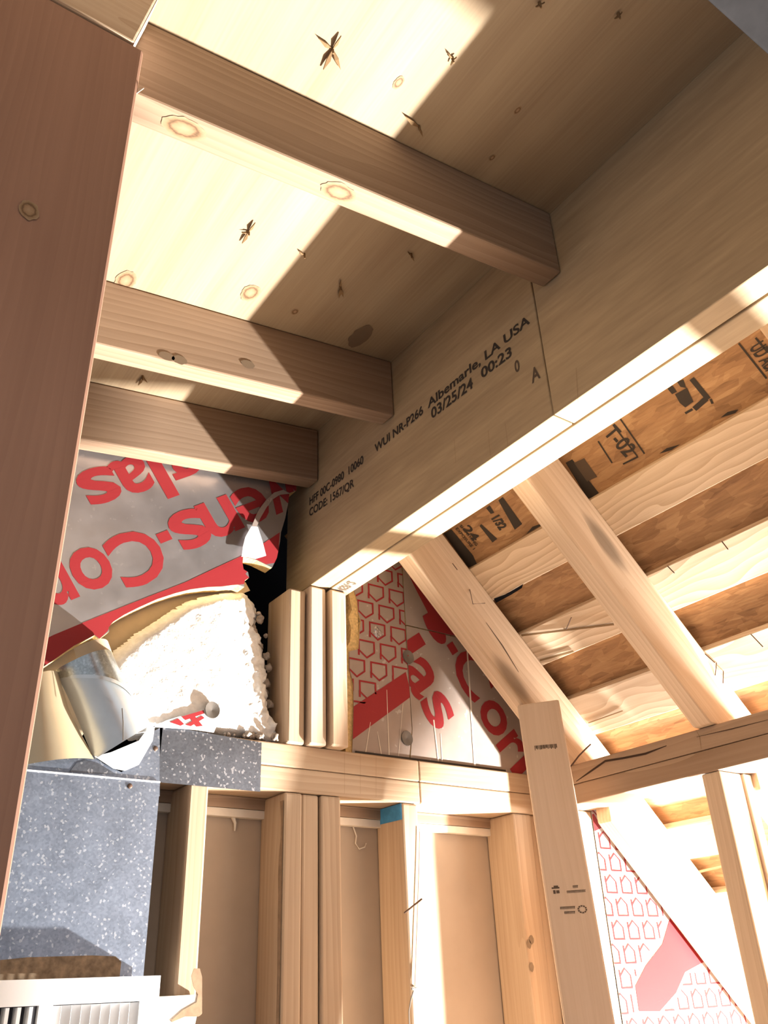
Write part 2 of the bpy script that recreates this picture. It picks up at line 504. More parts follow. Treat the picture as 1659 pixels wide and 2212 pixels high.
# ================================================================== BEAM
lvA = lum('laminated_beam', XB, XB1-0.001, 0.6635, 1.44, 0.703, 1.0575, 'lvl',
          'far length of the veneer beam ply with printed black lettering', 'beam', 'plies of the ridge beam', w=0.002)
lvB = lum('laminated_beam', XB, XB1-0.001, -0.6, 0.6615, 0.703, 1.0575, 'lvl',
          'near unprinted length of the veneer beam ply, right of the butt seam', 'beam', 'plies of the ridge beam', w=0.002)
lvC = lum('laminated_beam', XB1+0.0015, XB2, -0.6, 1.44, 0.702, 1.0575, 'lvl',
          'right-hand ply of the beam, its lit bottom edge nearest the rafters', 'beam', 'plies of the ridge beam', w=0.002)
def onbeam(u, v, x=XB-0.0006): return (x, u, v)
def beamtext(txt, y0, z0, y1, z1, h):
    g = glyphs(txt, 0.022)
    wd = max(p[0] for t in g for p in t)
    return [[(y0 + (y1-y0)*p[0]/wd, z0 + (z1-z0)*p[0]/wd + p[1]*h) for p in t] for t in g]
T = [(0.7905,1.345,0.8874),(0.7905,1.141,0.8823),(0.7905,1.101,0.8836),(0.7905,0.9508,0.8827),(0.7905,0.9358,0.8845),(0.7905,0.6773,0.8871),(0.7905,1.345,0.8607),(0.7905,1.175,0.8477),(0.7905,0.9294,0.8578),(0.7905,0.8179,0.8545),(0.7905,0.7965,0.8575),(0.7905,0.7238,0.8547)]
pl = []
for txt, a, b, h in (('HFF 00C-0980  10060', 0, 1, 0.026), ('WUI NR-P266', 2, 3, 0.026), ('Albemarle, LA USA', 4, 5, 0.026),
                     ('CODE: 1567/QR', 6, 7, 0.026), ('03/25/24', 8, 9, 0.030), ('00:23', 10, 11, 0.028)):
    pl += beamtext(txt, T[a][1], T[a][2], T[b][1], T[b][2], h)
marks('printed_lettering', pl, onbeam, 'ink', lvA)
T = [(0.7905,0.7119,0.8309),(0.7905,0.6812,0.7914),(0.7905,0.6666,0.8174),(0.7905,0.6583,0.8249)]
pl = []
for txt, i, h in (('0', 0, 0.03), ('A', 1, 0.035)):
    pl += [[(T[i][1] - p[0]*h*0.7 + 0.01, T[i][2] + p[1]*h - 0.012) for p in t] for t in glyphs(txt, 0.02)]
marks('printed_lettering', pl, onbeam, 'inkdim', lvA)
T = [(0.8502,1.323,0.7015),(0.8856,1.297,0.7015),(0.8601,1.338,0.7015)]
pl = [[(0.845 + 0.028*p[1], 1.335 - p[0]*0.02) for p in t] for t in glyphs('MSR-2', 0.03)]
marks('grade_stamp', pl, lambda u, v: (u, v, 0.7014), 'inkdim', lvC)

# ================================================================== CEILING JOISTS
def joist(y0, y1, label, x0=-0.9, mat='joist'):
    x1 = XB - 0.0015
    return prism('ceiling_joist', [(x0,y0,zj(x0)), (x1,y0,zj(x1)), (x1,y0,zc(x1)-0.0008), (x0,y0,zc(x0)-0.0008)], (0,y1-y0,0),
                 (1,0,SL), (0,1,0), mat, label, 'joist', 'joists hung on the left of the beam', w=0.003)
j1 = joist(0.602, 0.640, 'nearest ceiling joist, dark front face and knotty sunlit underside')
j2 = joist(1.034, 1.072, 'middle ceiling joist meeting the beam above the printed lettering')
j3 = joist(1.307, 1.345, 'farthest ceiling joist, right above the foil board with red letters')

# ================================================================== LEFT FOREGROUND
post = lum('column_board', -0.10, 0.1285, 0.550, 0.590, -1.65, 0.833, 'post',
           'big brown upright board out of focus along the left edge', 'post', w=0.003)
hb = prism('header_block', [(-0.9,0.548,0.8345),(0.117,0.548,0.8345),(0.136,0.548,0.945),(-0.9,0.548,0.945)], (0,0.052,0),
           (1,0,0), (0,1,0), 'fir', 'short pale timber end resting on the big left upright board', 'timber', w=0.002)
prism('sawn_end', [(0.1173,0.5495,0.836),(0.1363,0.5495,0.9445),(0.1363,0.599,0.9445),(0.1173,0.599,0.836)], (0.0006,0,-0.0001),
      (0,1,0), (1,0,0), 'endgrain', 'pale sawn end', parent=hb, w=0)
prism('splinter', [(0.1285,0.552,0.775),(0.1285,0.552,0.768),(0.134,0.550,0.778)], (0,0.0015,0), (0,0,1), (0,1,0), 'pale', parent=post, w=0)
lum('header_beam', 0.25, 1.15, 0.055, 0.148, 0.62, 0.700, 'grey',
    'timber coloured near-black for shade, crossing the top right corner close overhead', 'beam')

# ================================================================== BACK WALL FRAMING
PF = 1.350; PBK = 1.4385
ZP0, ZP1, ZP2 = 0.305, 0.346, 0.387
g = 'double top plate of the back wall'
lum('top_plate', 0.52, 1.0445, PF, PBK, ZP1+0.0007, ZP2, 'stud', 'upper board of the back wall top plate, under the three post studs', 'plate', g)
lum('top_plate', 1.0455, 1.362, PF, PBK, ZP1+0.0007, ZP2, 'stud', 'upper plate board right of the saw joint, mostly in bright light', 'plate', g)
lum('top_plate', 0.52, 1.0445, PF+0.001, PBK, ZP0, ZP1, 'stud', 'lower board of the back wall top plate, over the stud cluster', 'plate', g)
lum('top_plate', 1.0455, 1.362, PF+0.001, PBK, ZP0, ZP1, 'stud', 'lower plate board right of the saw joint, above the bare drywall bay', 'plate', g)
lum('nailer', 0.52, 1.33, 1.423, 1.4385, 0.2845, 0.3045, 'joist', 'narrow brown nailing strip behind the studs under the top plate', 'strip', w=0.001)
g = 'studs of the post under the beam'
lum('post_stud', 0.747, 0.7835, 1.345, 1.434, 0.3875, 0.690, 'fir', 'left stud of the three-stud post, reaching past the beam side', 'stud', g, w=0.004)
lum('post_stud', 0.788, 0.825, 1.336, 1.425, 0.3875, 0.701, 'pale', 'middle stud of the three-stud post under the beam', 'stud', g, w=0.004)
lum('post_stud', 0.8305, 0.868, 1.328, 1.417, 0.3875, 0.700, 'fir', 'right stud of the three-stud post, beside the dark gap', 'stud', g, w=0.004)
g = 'studs of the back wall'
ZS = ZP0 - 0.0008
lum('wall_stud', 0.571, 0.606, 1.352, 1.4385, -1.65, ZS, 'stud', 'lone wall stud just right of the galvanized panel', 'stud', g, w=0.004)
lum('wall_stud', 0.748, 0.784, 1.352, 1.4385, -1.65, ZS, 'stud', 'left stud of the tight stud cluster, with a waney bark edge', 'stud', g, w=0.004)
lum('wall_stud', 0.7855, 0.8195, 1.356, 1.4385, -1.65, ZS, 'stud', 'middle stud of the tight stud cluster below the plate', 'stud', g, w=0.004)
lum('wall_stud', 0.8215, 0.864, 1.352, 1.4385, -1.65, ZS, 'stud', 'right stud of the tight stud cluster, with a pointed light patch low down', 'stud', g, w=0.004)
bs = lum('wall_stud', 1.001, 1.038, 1.352, 1.4385, -1.65, ZS, 'stud', 'wall stud with a blue painted band at its top', 'stud', g, w=0.004)
rs = lum('wall_stud', 1.284, 1.336, 1.352, 1.4385, -1.65, ZS, 'stud', 'orange wall stud half hidden behind the loose leaning stud', 'stud', g, w=0.004)
lum('wall_stud', 1.3375, 1.3635, 1.357, 1.4385, -1.65, ZS, 'stud', 'narrow wall stud edge in the dark crack left of the loose leaning stud', 'stud', g, w=0.004)
prism('blue_band', [(1.0003,1.354,0.274),(1.0003,1.354,0.3035),(1.0003,1.4375,0.3035),(1.0003,1.4375,0.276)], (0.0006,0,0), (0,1,0), (0,0,1), 'blue', 'blue painted band', parent=bs, w=0)
# waney edge of the cluster stud
bm = bmesh.new()
prev = None
for i in range(60):
    z = 0.29 - i*0.03
    r = 0.004 + 0.004*noise.noise((3.1, 0.2, z*14))
    ring = [bm.verts.new((0.7475 - 0.0006, 1.3515 + 0.003, z)), bm.verts.new((0.7475-0.0007, 1.355 + max(0.001, r)*2.2, z))]
    if prev: bm.faces.new((prev[0], prev[1], ring[1], ring[0]))
    prev = ring
lum_c = [o for o in COL.objects if o.get('label', '').startswith('left stud of the tight')][0]
link('bark_edge', bm, M['brownedge'], frame((0.747,1.36,0),(0,0,1),(0,1,0)), lum_c)['label'] = 'dark bark edge'

# ================================================================== RIGHT: ROOF
def rafter(y0, y1, label):
    cu, ct = 1.74, CB - 0.0008
    xs, xe = 0.8825, 2.25
    px, pz = 1.4565, ZP2 + 0.0008
    pts = [(xs, y0, cu-xs), (cu-pz, y0, pz), (px, y0, pz), (px, y0, cu-px), (xe, y0, cu-xe), (xe, y0, ct-xe), (xs, y0, ct-xs)]
    return prism('rafter', pts, (0,y1-y0,0), (1,0,-1), (0,1,0), 'fir', label, 'rafter', 'sloping rafters on the right', w=0.0025)
r1 = rafter(1.242, 1.280, 'far rafter in front of the foil gable boards, half in shadow')
r2 = rafter(0.893, 0.931, 'near rafter with worn rounded edge, between the two bays of roof boards')
rafter(0.390, 0.428, 'third rafter, nearest the viewer and beyond the right edge')
g = 'spaced roof boards over the rafters'
labs = ['topmost spaced roof board, just below the strip of strand board with black stamps', 'second spaced roof board from the beam, with nail points',
        'third spaced roof board from the beam, above the knee wall plate', 'fourth spaced roof board, hidden behind the knee wall plate',
        'lowest spaced roof board in view, seen under the knee wall plate']
rb = []
for k in range(6):
    u0 = 0.249 + 0.1775*k
    u1 = u0 + 0.084 + (0.012 if k == 2 else 0)
    lab = labs[k] if k < 5 else 'spaced roof board far down at the eave'
    o = prism('roof_board', [sp(CB,u0,-0.5), sp(CB,u1,-0.5), sp(CO-0.0006,u1,-0.5), sp(CO-0.0006,u0,-0.5)], (0,1.95,0),
              (0,1,0), (1,0,-1), 'board', lab, 'board', g, w=0.0012)
    rb.append(o)
# knee wall
g = 'double plate of the knee wall'
kp1 = lum('knee_wall_plate', 1.365, 1.455, -0.6, 1.349, ZP1+0.003, ZP2, 'joist', 'upper board of the knee wall plate, split along its near end', 'plate', g)
kp2 = lum('knee_wall_plate', 1.365, 1.455, -0.6, 1.349, 0.310, ZP1+0.0022, 'joist', 'lower board of the knee wall plate, its underside in glaring light', 'plate', g)
g = 'short studs under the knee wall plate'
lum('knee_wall_stud', 1.367, 1.430, 0.908, 0.946, -1.65, 0.3093, 'fir', 'knee wall stud in view at the right, dark on its left side', 'stud', g, w=0.003)
lum('knee_wall_stud', 1.4315, 1.4555, 0.904, 0.944, -1.65, 0.3093, 'pale', 'pale split stud piece right of the knee wall stud in view, beyond the crack', 'stud', g, w=0.003)
lum('knee_wall_stud', 1.367, 1.453, 0.462, 0.505, -1.65, 0.3093, 'fir', 'knee wall stud beyond the right edge', 'stud', g, w=0.003)
lum('knee_wall_stud', 1.367, 1.4555, 1.293, 1.331, -1.65, 0.3093, 'fir', 'corner knee wall stud behind the loose leaning stud', 'stud', g, w=0.003)
# loose stud, leaning and twisted
def loose():
    w = Vector((0.685,-0.728,0)); t = Vector((0.728,0.685,0))
    top = Vector((1.2226,1.240,0.494)); low = Vector((1.1951,1.190,-0.0652))
    ax = (top-low) / (top.z-low.z)
    bot = top - ax*2.14
    bm = bmesh.new()
    p = [top, top + w*0.085 + Vector((0,0,0.004)), top + w*0.085 + t*0.030, top + t*0.030]
    d = bot - top
    bm_prism(bm, p, d); bev(bm, 0.004)
    fr = frame((top+bot)/2 + w*0.04 + t*0.018, ax, w)
    o = link('loose_stud', bm, M['pale'], fr)
    tag(o, 'loose pale stud leaning in front of the back wall corner, stamped with small ink marks', 'stud')
    ax = ax.normalized()
    def on(u, v):
        return top + w*u - ax*v - t*0.0006
    pl = []
    x = 0.022
    while x < 0.064:
        b = random.choice((0.0007, 0.0012, 0.002)); h = random.uniform(0.006, 0.010)
        pl.append(rectp(x, x+b, 0.088, 0.088+h)); x += b + random.choice((0.0005, 0.001))
    marks('ink_stamp', pl, on, 'inkdim', o)
    pl = []
    for rows in (((0.357, 0.040, 0.072), (0.349, 0.052, 0.060)), ((0.383, 0.024, 0.048), (0.391, 0.030, 0.048))):
        pl = []
        for v, u0, u1 in rows:
            x = u0
            while x < u1:
                pl.append(rectp(x, x+0.0013, v, v+0.0042)); x += 0.0024
                pl.append(rectp(x-0.0012, x-0.0002, v, v+0.001))
        marks('grade_stamp', pl, on, 'inkdim', o)
    pl = []
    pl += [rectp(0.014, 0.028, 0.350, 0.3525), rectp(0.018, 0.026, 0.3475, 0.350), rectp(0.016, 0.020, 0.355, 0.361), rectp(0.0215, 0.027, 0.3555, 0.3605)]
    marks('grade_stamp', pl, on, 'inkdim', o)
    pl = []
    for i in range(10):
        a0, a1 = i*0.628, (i+0.75)*0.628
        pl.append([(0.062+r*math.cos(a), 0.389+0.8*r*math.sin(a)) for r, a in ((0.0085,a0),(0.0085,a1),(0.0055,a1),(0.0055,a0))])
    marks('grade_stamp', pl, on, 'inkdim', o)
    return o
loose_o = loose()
prism('shading_board', [(1.632,0.991,-0.285),(1.645,0.991,-0.300),(1.752,0.991,-0.178),(1.80,0.991,-0.05),(1.80,0.991,0.108),(1.765,0.991,0.143),(1.632,0.991,-0.02)], (0,0.018,0), (1,0,0), (0,1,0),
      'pale', 'added unseen board shaping the light patch on the foil, out of frame', 'timber', w=0.001)  # unseen board, added only to shape the light patch on the foil

# ================================================================== FOAM BOARDS
YF = 1.357; KF = 0.9693
def foam_board(label, poly, core, thick=0.028, y=YF, fm='foil', group='foil faced foam boards on the back wall'):
    cx = sum(p[0] for p in poly)/len(poly); cz = min(p[1] for p in poly)
    e = empty('foam_board', (cx, y, cz), label, 'insulation board', group)
    prism('foil_facing', [(p[0], y, p[1]) for p in poly], (0,0.0012,0), (1,0,0), (0,0,1), fm, parent=e, w=0)
    prism('foam_core', [(p[0], y+0.0016, p[1]) for p in core], (0,thick,0), (1,0,0), (0,0,1), 'foam', 'yellow foam core', parent=e, w=0)
    return e
def onfoil(y): return lambda u, v: (u, y, v)
# left board, print upside down, torn lower right corner
PL = xz([(0.2231,1.357,0.8881),(0.7648,1.357,0.991),(0.7657,1.357,0.9219),(0.7492,1.357,0.9112),(0.7464,1.357,0.8825),(0.7406,1.357,0.8479),(0.7317,1.357,0.8133),(0.73,1.357,0.7917),(0.7236,1.357,0.7538),(0.7139,1.357,0.7301),(0.6974,1.357,0.7342),(0.681,1.357,0.7382),(0.6649,1.357,0.7392),(0.65,1.357,0.7375),(0.6497,1.357,0.7225),(0.6522,1.357,0.7113),(0.6622,1.357,0.7078),(0.6647,1.357,0.6966),(0.6562,1.357,0.6888),(0.6546,1.357,0.6817),(0.6558,1.357,0.6752),(0.6422,1.357,0.6769),(0.6289,1.357,0.6729),(0.6102,1.357,0.6659),(0.5826,1.357,0.6587),(0.5488,1.357,0.6465),(0.5213,1.357,0.6331),(0.4883,1.357,0.6142),(0.4568,1.357,0.5918),(0.4326,1.357,0.573),(0.4159,1.357,0.5571),(0.4087,1.357,0.5448),(0.411,1.357,0.5386),(0.3965,1.357,0.5228),(0.3881,1.357,0.5278),(0.3762,1.357,0.5191),(0.3571,1.357,0.5036),(0.3251,1.357,0.4708),(0.2589,1.357,0.4085),(0.1793,1.357,0.872)])
fl = foam_board('left foil board with large upside-down red lettering, torn at its lower right', PL, PL)
ST = xz([(0.2535,1.357,0.4403),(0.287,1.357,0.4872),(0.3222,1.357,0.5154),(0.3666,1.357,0.5457),(0.4438,1.357,0.5968),(0.5371,1.357,0.6577),(0.5985,1.357,0.7033),(0.6489,1.357,0.7402),(0.6839,1.357,0.7694),(0.7285,1.357,0.8124),(0.726,1.357,0.7442),(0.6657,1.357,0.7195),(0.6566,1.357,0.7025),(0.6647,1.357,0.6966),(0.6546,1.357,0.6807),(0.6195,1.357,0.6689),(0.5737,1.357,0.6548),(0.5215,1.357,0.6313),(0.457,1.357,0.5901),(0.4124,1.357,0.553),(0.4079,1.357,0.5381),(0.3965,1.357,0.5228),(0.3283,1.357,0.4736),(0.2589,1.357,0.4085)])
def letters(items, deg):
    """each glyph stretched to its own box: (char, e0, e1, v0, v1) along / across the line of print"""
    a = math.radians(deg); c, s = math.cos(a), math.sin(a)
    out = []
    for ch, e0, e1, v0, v1 in items:
        g = [t for t in glyphs(ch, 0.02) if (t[1][0]-t[0][0])*(t[2][1]-t[0][1])-(t[1][1]-t[0][1])*(t[2][0]-t[0][0]) > 1e-7]
        xs = [p[0] for t in g for p in t]; ys = [p[1] for t in g for p in t]
        x0, x1, y0, y1 = min(xs), max(xs), min(ys), max(ys)
        for t in g:
            q = []
            for p in t:
                e = KF*(e0 + (e1-e0)*(p[0]-x0)/(x1-x0)); v = KF*(v0 + (v1-v0)*(p[1]-y0)/(y1-y0))
                q.append((e*c - v*s, e*s + v*c))
            out.append(q)
    return out
b = -0.360; h = 0.081
pl = letters([('w', -1.225, -1.115, b+.002, b+h), ('e', -1.112, -1.032, b, b+h), ('n', -1.029, -0.946, b+.001, b+h),
              ('s', -0.952, -0.873, b, b+h), ('-', -0.868, -0.841, b+.026, b+.046), ('C', -0.836, -0.735, b, b+.106),
              ('o', -0.732, -0.659, b, b+h), ('r', -0.653, -0.603, b+.001, b+h), ('n', -0.598, -0.515, b+.001, b+h)], -144.3)
b = -0.497
pl += letters([('l', -0.931, -0.903, b, b+.106), ('a', -0.897, -0.820, b, b+.076), ('s', -0.826, -0.750, b, b+.073),
               ('g', -1.02, -0.94, b-.022, b+.076)], -144.3)
pl = clip_polys(pl + tess(ST), PL)
marks('red_print', pl, onfoil(YF-0.0005), 'red', fl)
# folded flap of facing beside the hole
FP = [(0.6591,1.345,0.8016),(0.6733,1.345,0.8045),(0.6856,1.345,0.7727),(0.6937,1.345,0.7463),(0.6709,1.345,0.7336),(0.655,1.345,0.7337),(0.6413,1.345,0.7312),(0.6432,1.345,0.7536),(0.6472,1.345,0.7748)]
prism('folded_flap', FP, (0,0.0012,0), (1,0,0), (0,0,1), 'white', 'bright folded flap of facing', parent=fl, w=0)
FP = [(0.6626,1.352,0.8037),(0.669,1.352,0.8233),(0.6784,1.352,0.8493),(0.6932,1.352,0.8752),(0.7107,1.352,0.8981),(0.7321,1.352,0.9113),(0.7487,1.352,0.9074),(0.7258,1.352,0.8983),(0.709,1.352,0.8821),(0.6948,1.352,0.8584),(0.6812,1.352,0.8288),(0.6738,1.352,0.8058)]
prism('torn_edge', FP, (0,0.002,0), (1,0,0), (0,0,1), 'foilw', 'crumpled torn rim', parent=fl, w=0)

# kraft layer and loose fibre under the tear
KP = [(0.2663,1.395,0.4201),(0.3332,1.395,0.4918),(0.4062,1.395,0.55),(0.4304,1.395,0.5846),(0.5353,1.395,0.6612),(0.6462,1.395,0.7018),(0.676,1.395,0.7046),(0.6868,1.395,0.6892),(0.6294,1.395,0.6534),(0.4794,1.395,0.5168),(0.4389,1.395,0.4451),(0.3566,1.395,0.2878),(0.29,1.395,0.2823)]
prism('kraft_backing', KP, (0,0.002,0), (1,0,0), (0,0,1), 'kraft', 'beige paper layer exposed under the torn foil board', 'paper', w=0)
FO = xz([(0.4023,1.385,0.4604),(0.4153,1.385,0.4928),(0.4269,1.385,0.5144),(0.4471,1.385,0.5347),(0.4631,1.385,0.5546),(0.4786,1.385,0.5662),(0.506,1.385,0.5918),(0.5278,1.385,0.6132),(0.5513,1.385,0.6328),(0.5776,1.385,0.6477),(0.6096,1.385,0.6613),(0.6426,1.385,0.6734),(0.6716,1.385,0.6837),(0.687,1.385,0.6754),(0.6972,1.385,0.6698),(0.7048,1.385,0.6558),(0.7094,1.385,0.6393),(0.7042,1.385,0.6172),(0.7167,1.385,0.6026),(0.7254,1.385,0.5788),(0.7242,1.385,0.5554),(0.7309,1.385,0.5291),(0.7347,1.385,0.4673),(0.7395,1.385,0.4333),(0.7474,1.385,0.3918),(0.6573,1.385,0.3982),(0.5956,1.385,0.3991),(0.5284,1.385,0.3974),(0.4906,1.385,0.3713),(0.4296,1.385,0.3644),(0.4017,1.385,0.4061)])
def inside(p, poly):
    r = False; n = len(poly)
    for i in range(n):
        a, b2 = poly[i], poly[(i+1) % n]
        if (a[1] > p[1]) != (b2[1] > p[1]) and p[0] < (b2[0]-a[0])*(p[1]-a[1])/(b2[1]-a[1]) + a[0]: r = not r
    return r
def edge_d(p, poly):
    m = 9
    for i in range(len(poly)):
        a = Vector(poly[i]); b2 = Vector(poly[(i+1) % len(poly)]); q = Vector(p)
        t = max(0, min(1, (q-a).dot(b2-a) / max(1e-9, (b2-a).length_squared)))
        m = min(m, (q - (a + (b2-a)*t)).length)
    return m
def fluff_mass():
    bm = bmesh.new(); st = 0.0055; V = {}
    x0, x1 = min(p[0] for p in FO), max(p[0] for p in FO); z0, z1 = min(p[1] for p in FO), max(p[1] for p in FO)
    nx, nz = int((x1-x0)/st)+1, int((z1-z0)/st)+1
    for i in range(nx+1):
        for j in range(nz+1):
            x, z = x0+i*st, z0+j*st
            x += 0.004*noise.noise((x*60, z*60, 2)); z += 0.004*noise.noise((x*60, z*60, 9))
            d = edge_d((x, z), FO)
            isin = inside((x, z), FO)
            if not isin and d < st*0.8:
                m = 9; q0 = None
                for a_, b_ in zip(FO, FO[1:] + FO[:1]):
                    a_ = Vector(a_); b_ = Vector(b_); q = Vector((x, z))
                    t = max(0, min(1, (q-a_).dot(b_-a_) / max(1e-9, (b_-a_).length_squared)))
                    r_ = a_ + (b_-a_)*t
                    if (q-r_).length < m: m = (q-r_).length; q0 = r_
                x, z = q0; d = 0; isin = True
            if isin:
                right = max(0, min(1, (x-0.62)/0.10))
                rough = 0.0018 + 0.0105*right**2
                y = 1.388 - (0.016 + 0.025*max(0, min(1, (0.68-z)/0.25)))*min(1, d/(0.02 if z > 0.44 else 0.005))**0.6 + rough*noise.fractal((x*70, z*70, 5), 1.0, 2.0, 4)
                y += 0.022*right
                V[i, j] = bm.verts.new((x, y, z))
    for (i, j), v in list(V.items()):
        q = [V.get((i, j)), V.get((i+1, j)), V.get((i+1, j+1)), V.get((i, j+1))]
        if all(q): bm.faces.new(q)
    o = link('fiber_insulation', bm, M['fluff'], frame((0.55,1.40,0.40),(1,0,0),(0,1,0)), None, smooth=True)
    tag(o, 'mass of white fibre insulation bulging from the torn board, glaring in the light', 'insulation')
    bm = bmesh.new()
    rr = random.Random(3)
    for k in range(150):
        for _ in range(40):
            if k % 3 == 0: x, z = rr.uniform(0.60, 0.735), rr.uniform(0.398, 0.43)
            elif k % 3 == 1: x, z = rr.uniform(0.655, 0.735), rr.uniform(0.40, 0.56)
            else: x, z = rr.uniform(0.67, 0.735), rr.uniform(0.40, 0.64)
            if inside((x-0.012, z), FO): break
        r = rr.uniform(0.003, 0.0095)
        res = bmesh.ops.create_icosphere(bm, subdivisions=2, radius=r)
        c = Vector((x, 1.398 + rr.uniform(-0.016, 0.022), z))
        for v in res['verts']:
            v.co = c + v.co * (1 + 0.6*noise.noise(v.co*260 + c*50))
    for k in range(26):
        x, z = rr.uniform(0.63, 0.735), 0.3885
        r = rr.uniform(0.002, 0.007)
        res = bmesh.ops.create_icosphere(bm, subdivisions=2, radius=r)
        c = Vector((x, rr.uniform(1.352, 1.39), z + r*1.35))
        for v in res['verts']:
            v.co = c + v.co * (1 + 0.6*noise.noise(v.co*260 + c*50))
    p = link('fiber_clumps', bm, M['fluffd'], frame((0.70,1.40,0.40),(1,0,0),(0,1,0)), o, smooth=True)
    tag(p, 'grey brown clumps, coloured for dirt and stud shade', None, None, 'stuff')
    return o
fluff_mass()
# scrap of printed foil at the foot of the insulation
SPP = xz([(0.4962,1.342,0.3847),(0.5188,1.342,0.3982),(0.5828,1.342,0.4254),(0.6014,1.342,0.4295),(0.6143,1.342,0.4167),(0.6099,1.342,0.4033),(0.604,1.342,0.3883),(0.5686,1.342,0.3888)])
sc = prism('foil_scrap', [(p[0],1.342,p[1]) for p in SPP], (0,0.0015,0), (1,0,0), (0,0,1), 'white',
           'small white scrap with red crossed print at the foot of the insulation', 'scrap', w=0)
pl = [xz(L) for L in ([(0.5236,1.341,0.3956),(0.5384,1.341,0.4036),(0.5497,1.341,0.3957),(0.5434,1.341,0.3918)], [(0.5438,1.341,0.4074),(0.5827,1.341,0.4236),(0.5847,1.341,0.4183),(0.5508,1.341,0.4021)],
                      [(0.5542,1.341,0.4111),(0.563,1.341,0.4154),(0.5829,1.341,0.3967),(0.5713,1.341,0.3937)], [(0.5514,1.341,0.3944),(0.58,1.341,0.4137),(0.5853,1.341,0.4104),(0.5614,1.341,0.3933)])]
marks('red_print', pl, onfoil(1.3413), 'red', sc)
def washer(p, label, r=0.0135, tilt=0.3):
    bm = bmesh.new()
    n = 18
    for rad, dy in ((r, 0.0),):
        a = [bm.verts.new((p[0]+rad*math.cos(2*math.pi*i/n), p[1]-0.0015+tilt*0.003*math.sin(2*math.pi*i/n), p[2]+rad*1.1*math.sin(2*math.pi*i/n))) for i in range(n)]
        b2 = [bm.verts.new(v.co + Vector((0, 0.003, 0))) for v in a]
        c = bm.verts.new((p[0], p[1]+0.0015, p[2]))
        for i in range(n):
            bm.faces.new((a[i], a[(i+1)%n], c)); bm.faces.new((a[i], b2[i], b2[(i+1)%n], a[(i+1)%n]))
    o = link('washer', bm, M['washer'], frame(p, (1,0,0), (0,1,0)))
    tag(o, label, 'washer', 'grey fastener discs on the foil boards')
washer((0.598,1.3405,0.4255), 'grey fastener disc on the small printed scrap')
washer((1.038,1.3555,0.601), 'upper grey fastener disc on the seam between the right foil boards')
washer((1.0236,1.3555,0.4294), 'lower grey fastener disc on the seam between the right foil boards')

# right boards
PA = xz([(0.9034,1.357,0.733),(0.9141,1.357,0.7018),(0.9158,1.357,0.6774),(0.9221,1.357,0.6582),(0.918,1.357,0.6372),(0.9163,1.357,0.6189),(0.9146,1.357,0.5969),(0.8911,1.357,0.5878),(0.8913,1.357,0.5504),(0.8954,1.357,0.5378),(0.8994,1.357,0.5215),(0.8995,1.357,0.4845),(0.8956,1.357,0.4141),(0.8939,1.357,0.3869),(0.9598,1.357,0.3876),(1.027,1.357,0.3864),(1.038,1.357,0.4488),(1.037,1.357,0.5316),(1.035,1.357,0.5887),(1.035,1.357,0.6471),(1.035,1.357,0.731),(1.035,1.357,0.7939),(1.032,1.357,0.8364)])
PC_ = xz([(0.892,1.357,0.7347),(0.914,1.357,0.7397),(0.9175,1.357,0.6573),(0.9157,1.357,0.5971),(0.9021,1.357,0.5868),(0.9006,1.357,0.4846),(0.895,1.357,0.387),(0.8815,1.357,0.3873),(0.8829,1.357,0.5088),(0.8873,1.357,0.5641),(0.8846,1.357,0.5915),(0.896,1.357,0.6102),(0.9,1.357,0.6398),(0.8938,1.357,0.6617),(0.9022,1.357,0.6807)])
fa = foam_board('narrow foil board beside the post with red house outlines and a broad red stripe', PA, PA + [], fm='foilw')
prism('torn_foam_edge', [(p[0], 1.3605, p[1]) for p in PC_], (0,0.03,0), (1,0,0), (0,0,1), 'foam', 'ragged yellow foam edge', parent=fa, w=0)
tube('foam_shred', [(0.8991,1.365,0.6687),(0.9023,1.365,0.6591),(0.9136,1.365,0.6553),(0.9227,1.365,0.655)], 0.0016, 'foam', 0.003, parent=fa)
PB = xz([(1.038,1.357,0.6707),(1.173,1.357,0.6707),(1.247,1.357,0.6525),(1.487,1.357,0.4561),(1.36,1.357,0.383),(1.246,1.357,0.3862),(1.081,1.357,0.3845),(1.03,1.357,0.3831),(1.04,1.357,0.4491),(1.038,1.357,0.5318),(1.037,1.357,0.5891)])
fb_ = foam_board('large foil board under the far rafter with slanting red letters', PB, PB, fm='foilw')
PCC = xz([(1.038,1.357,0.8116),(1.03,1.357,0.8553),(1.107,1.357,0.8752),(1.243,1.357,0.6993),(1.184,1.357,0.6728),(1.038,1.357,0.6737),(1.037,1.357,0.7314)])
fc = foam_board('small foil board above the thin crack, crossed by a dark red band', PCC, PCC, fm='foilw')
def house(cx, cz, w, h, up, st):
    """outline of a little house, open beside the eave"""
    s = 1 if up else -1
    out = [(-w/2, 0), (w/2, 0), (w/2, h*0.62), (0, h), (-w/2, h*0.62)]
    k = 1 - 2*st/w
    inn = [(x*k, (y - h*0.45)*(1 - 2*st/h) + h*0.45) for x, y in out]
    res = []
    for i in range(5):
        j = (i+1) % 5
        res.append([(cx + p[0], cz + s*p[1]) for p in (out[i], out[j], inn[j], inn[i])])
    res.append([(cx + x, cz + s*y) for x, y in rectp(-w/2 - st*0.2, -w/2 + st*0.9, h*0.55, h*0.88)])
    return res
pl = []
for r in range(-3, 9):
    for c in range(-2, 5):
        z = KF*(0.594 + 0.0445*r); x = KF*(0.937 + 0.0555*c + (0.026 if r % 2 else 0))
        pl += house(x, z, 0.0415, 0.0395, False, 0.0041)
SA = xz([(0.8928,1.357,0.4726),(1.03,1.357,0.5673),(1.042,1.357,0.5179),(0.8914,1.357,0.4101)])
band = tess(SA)
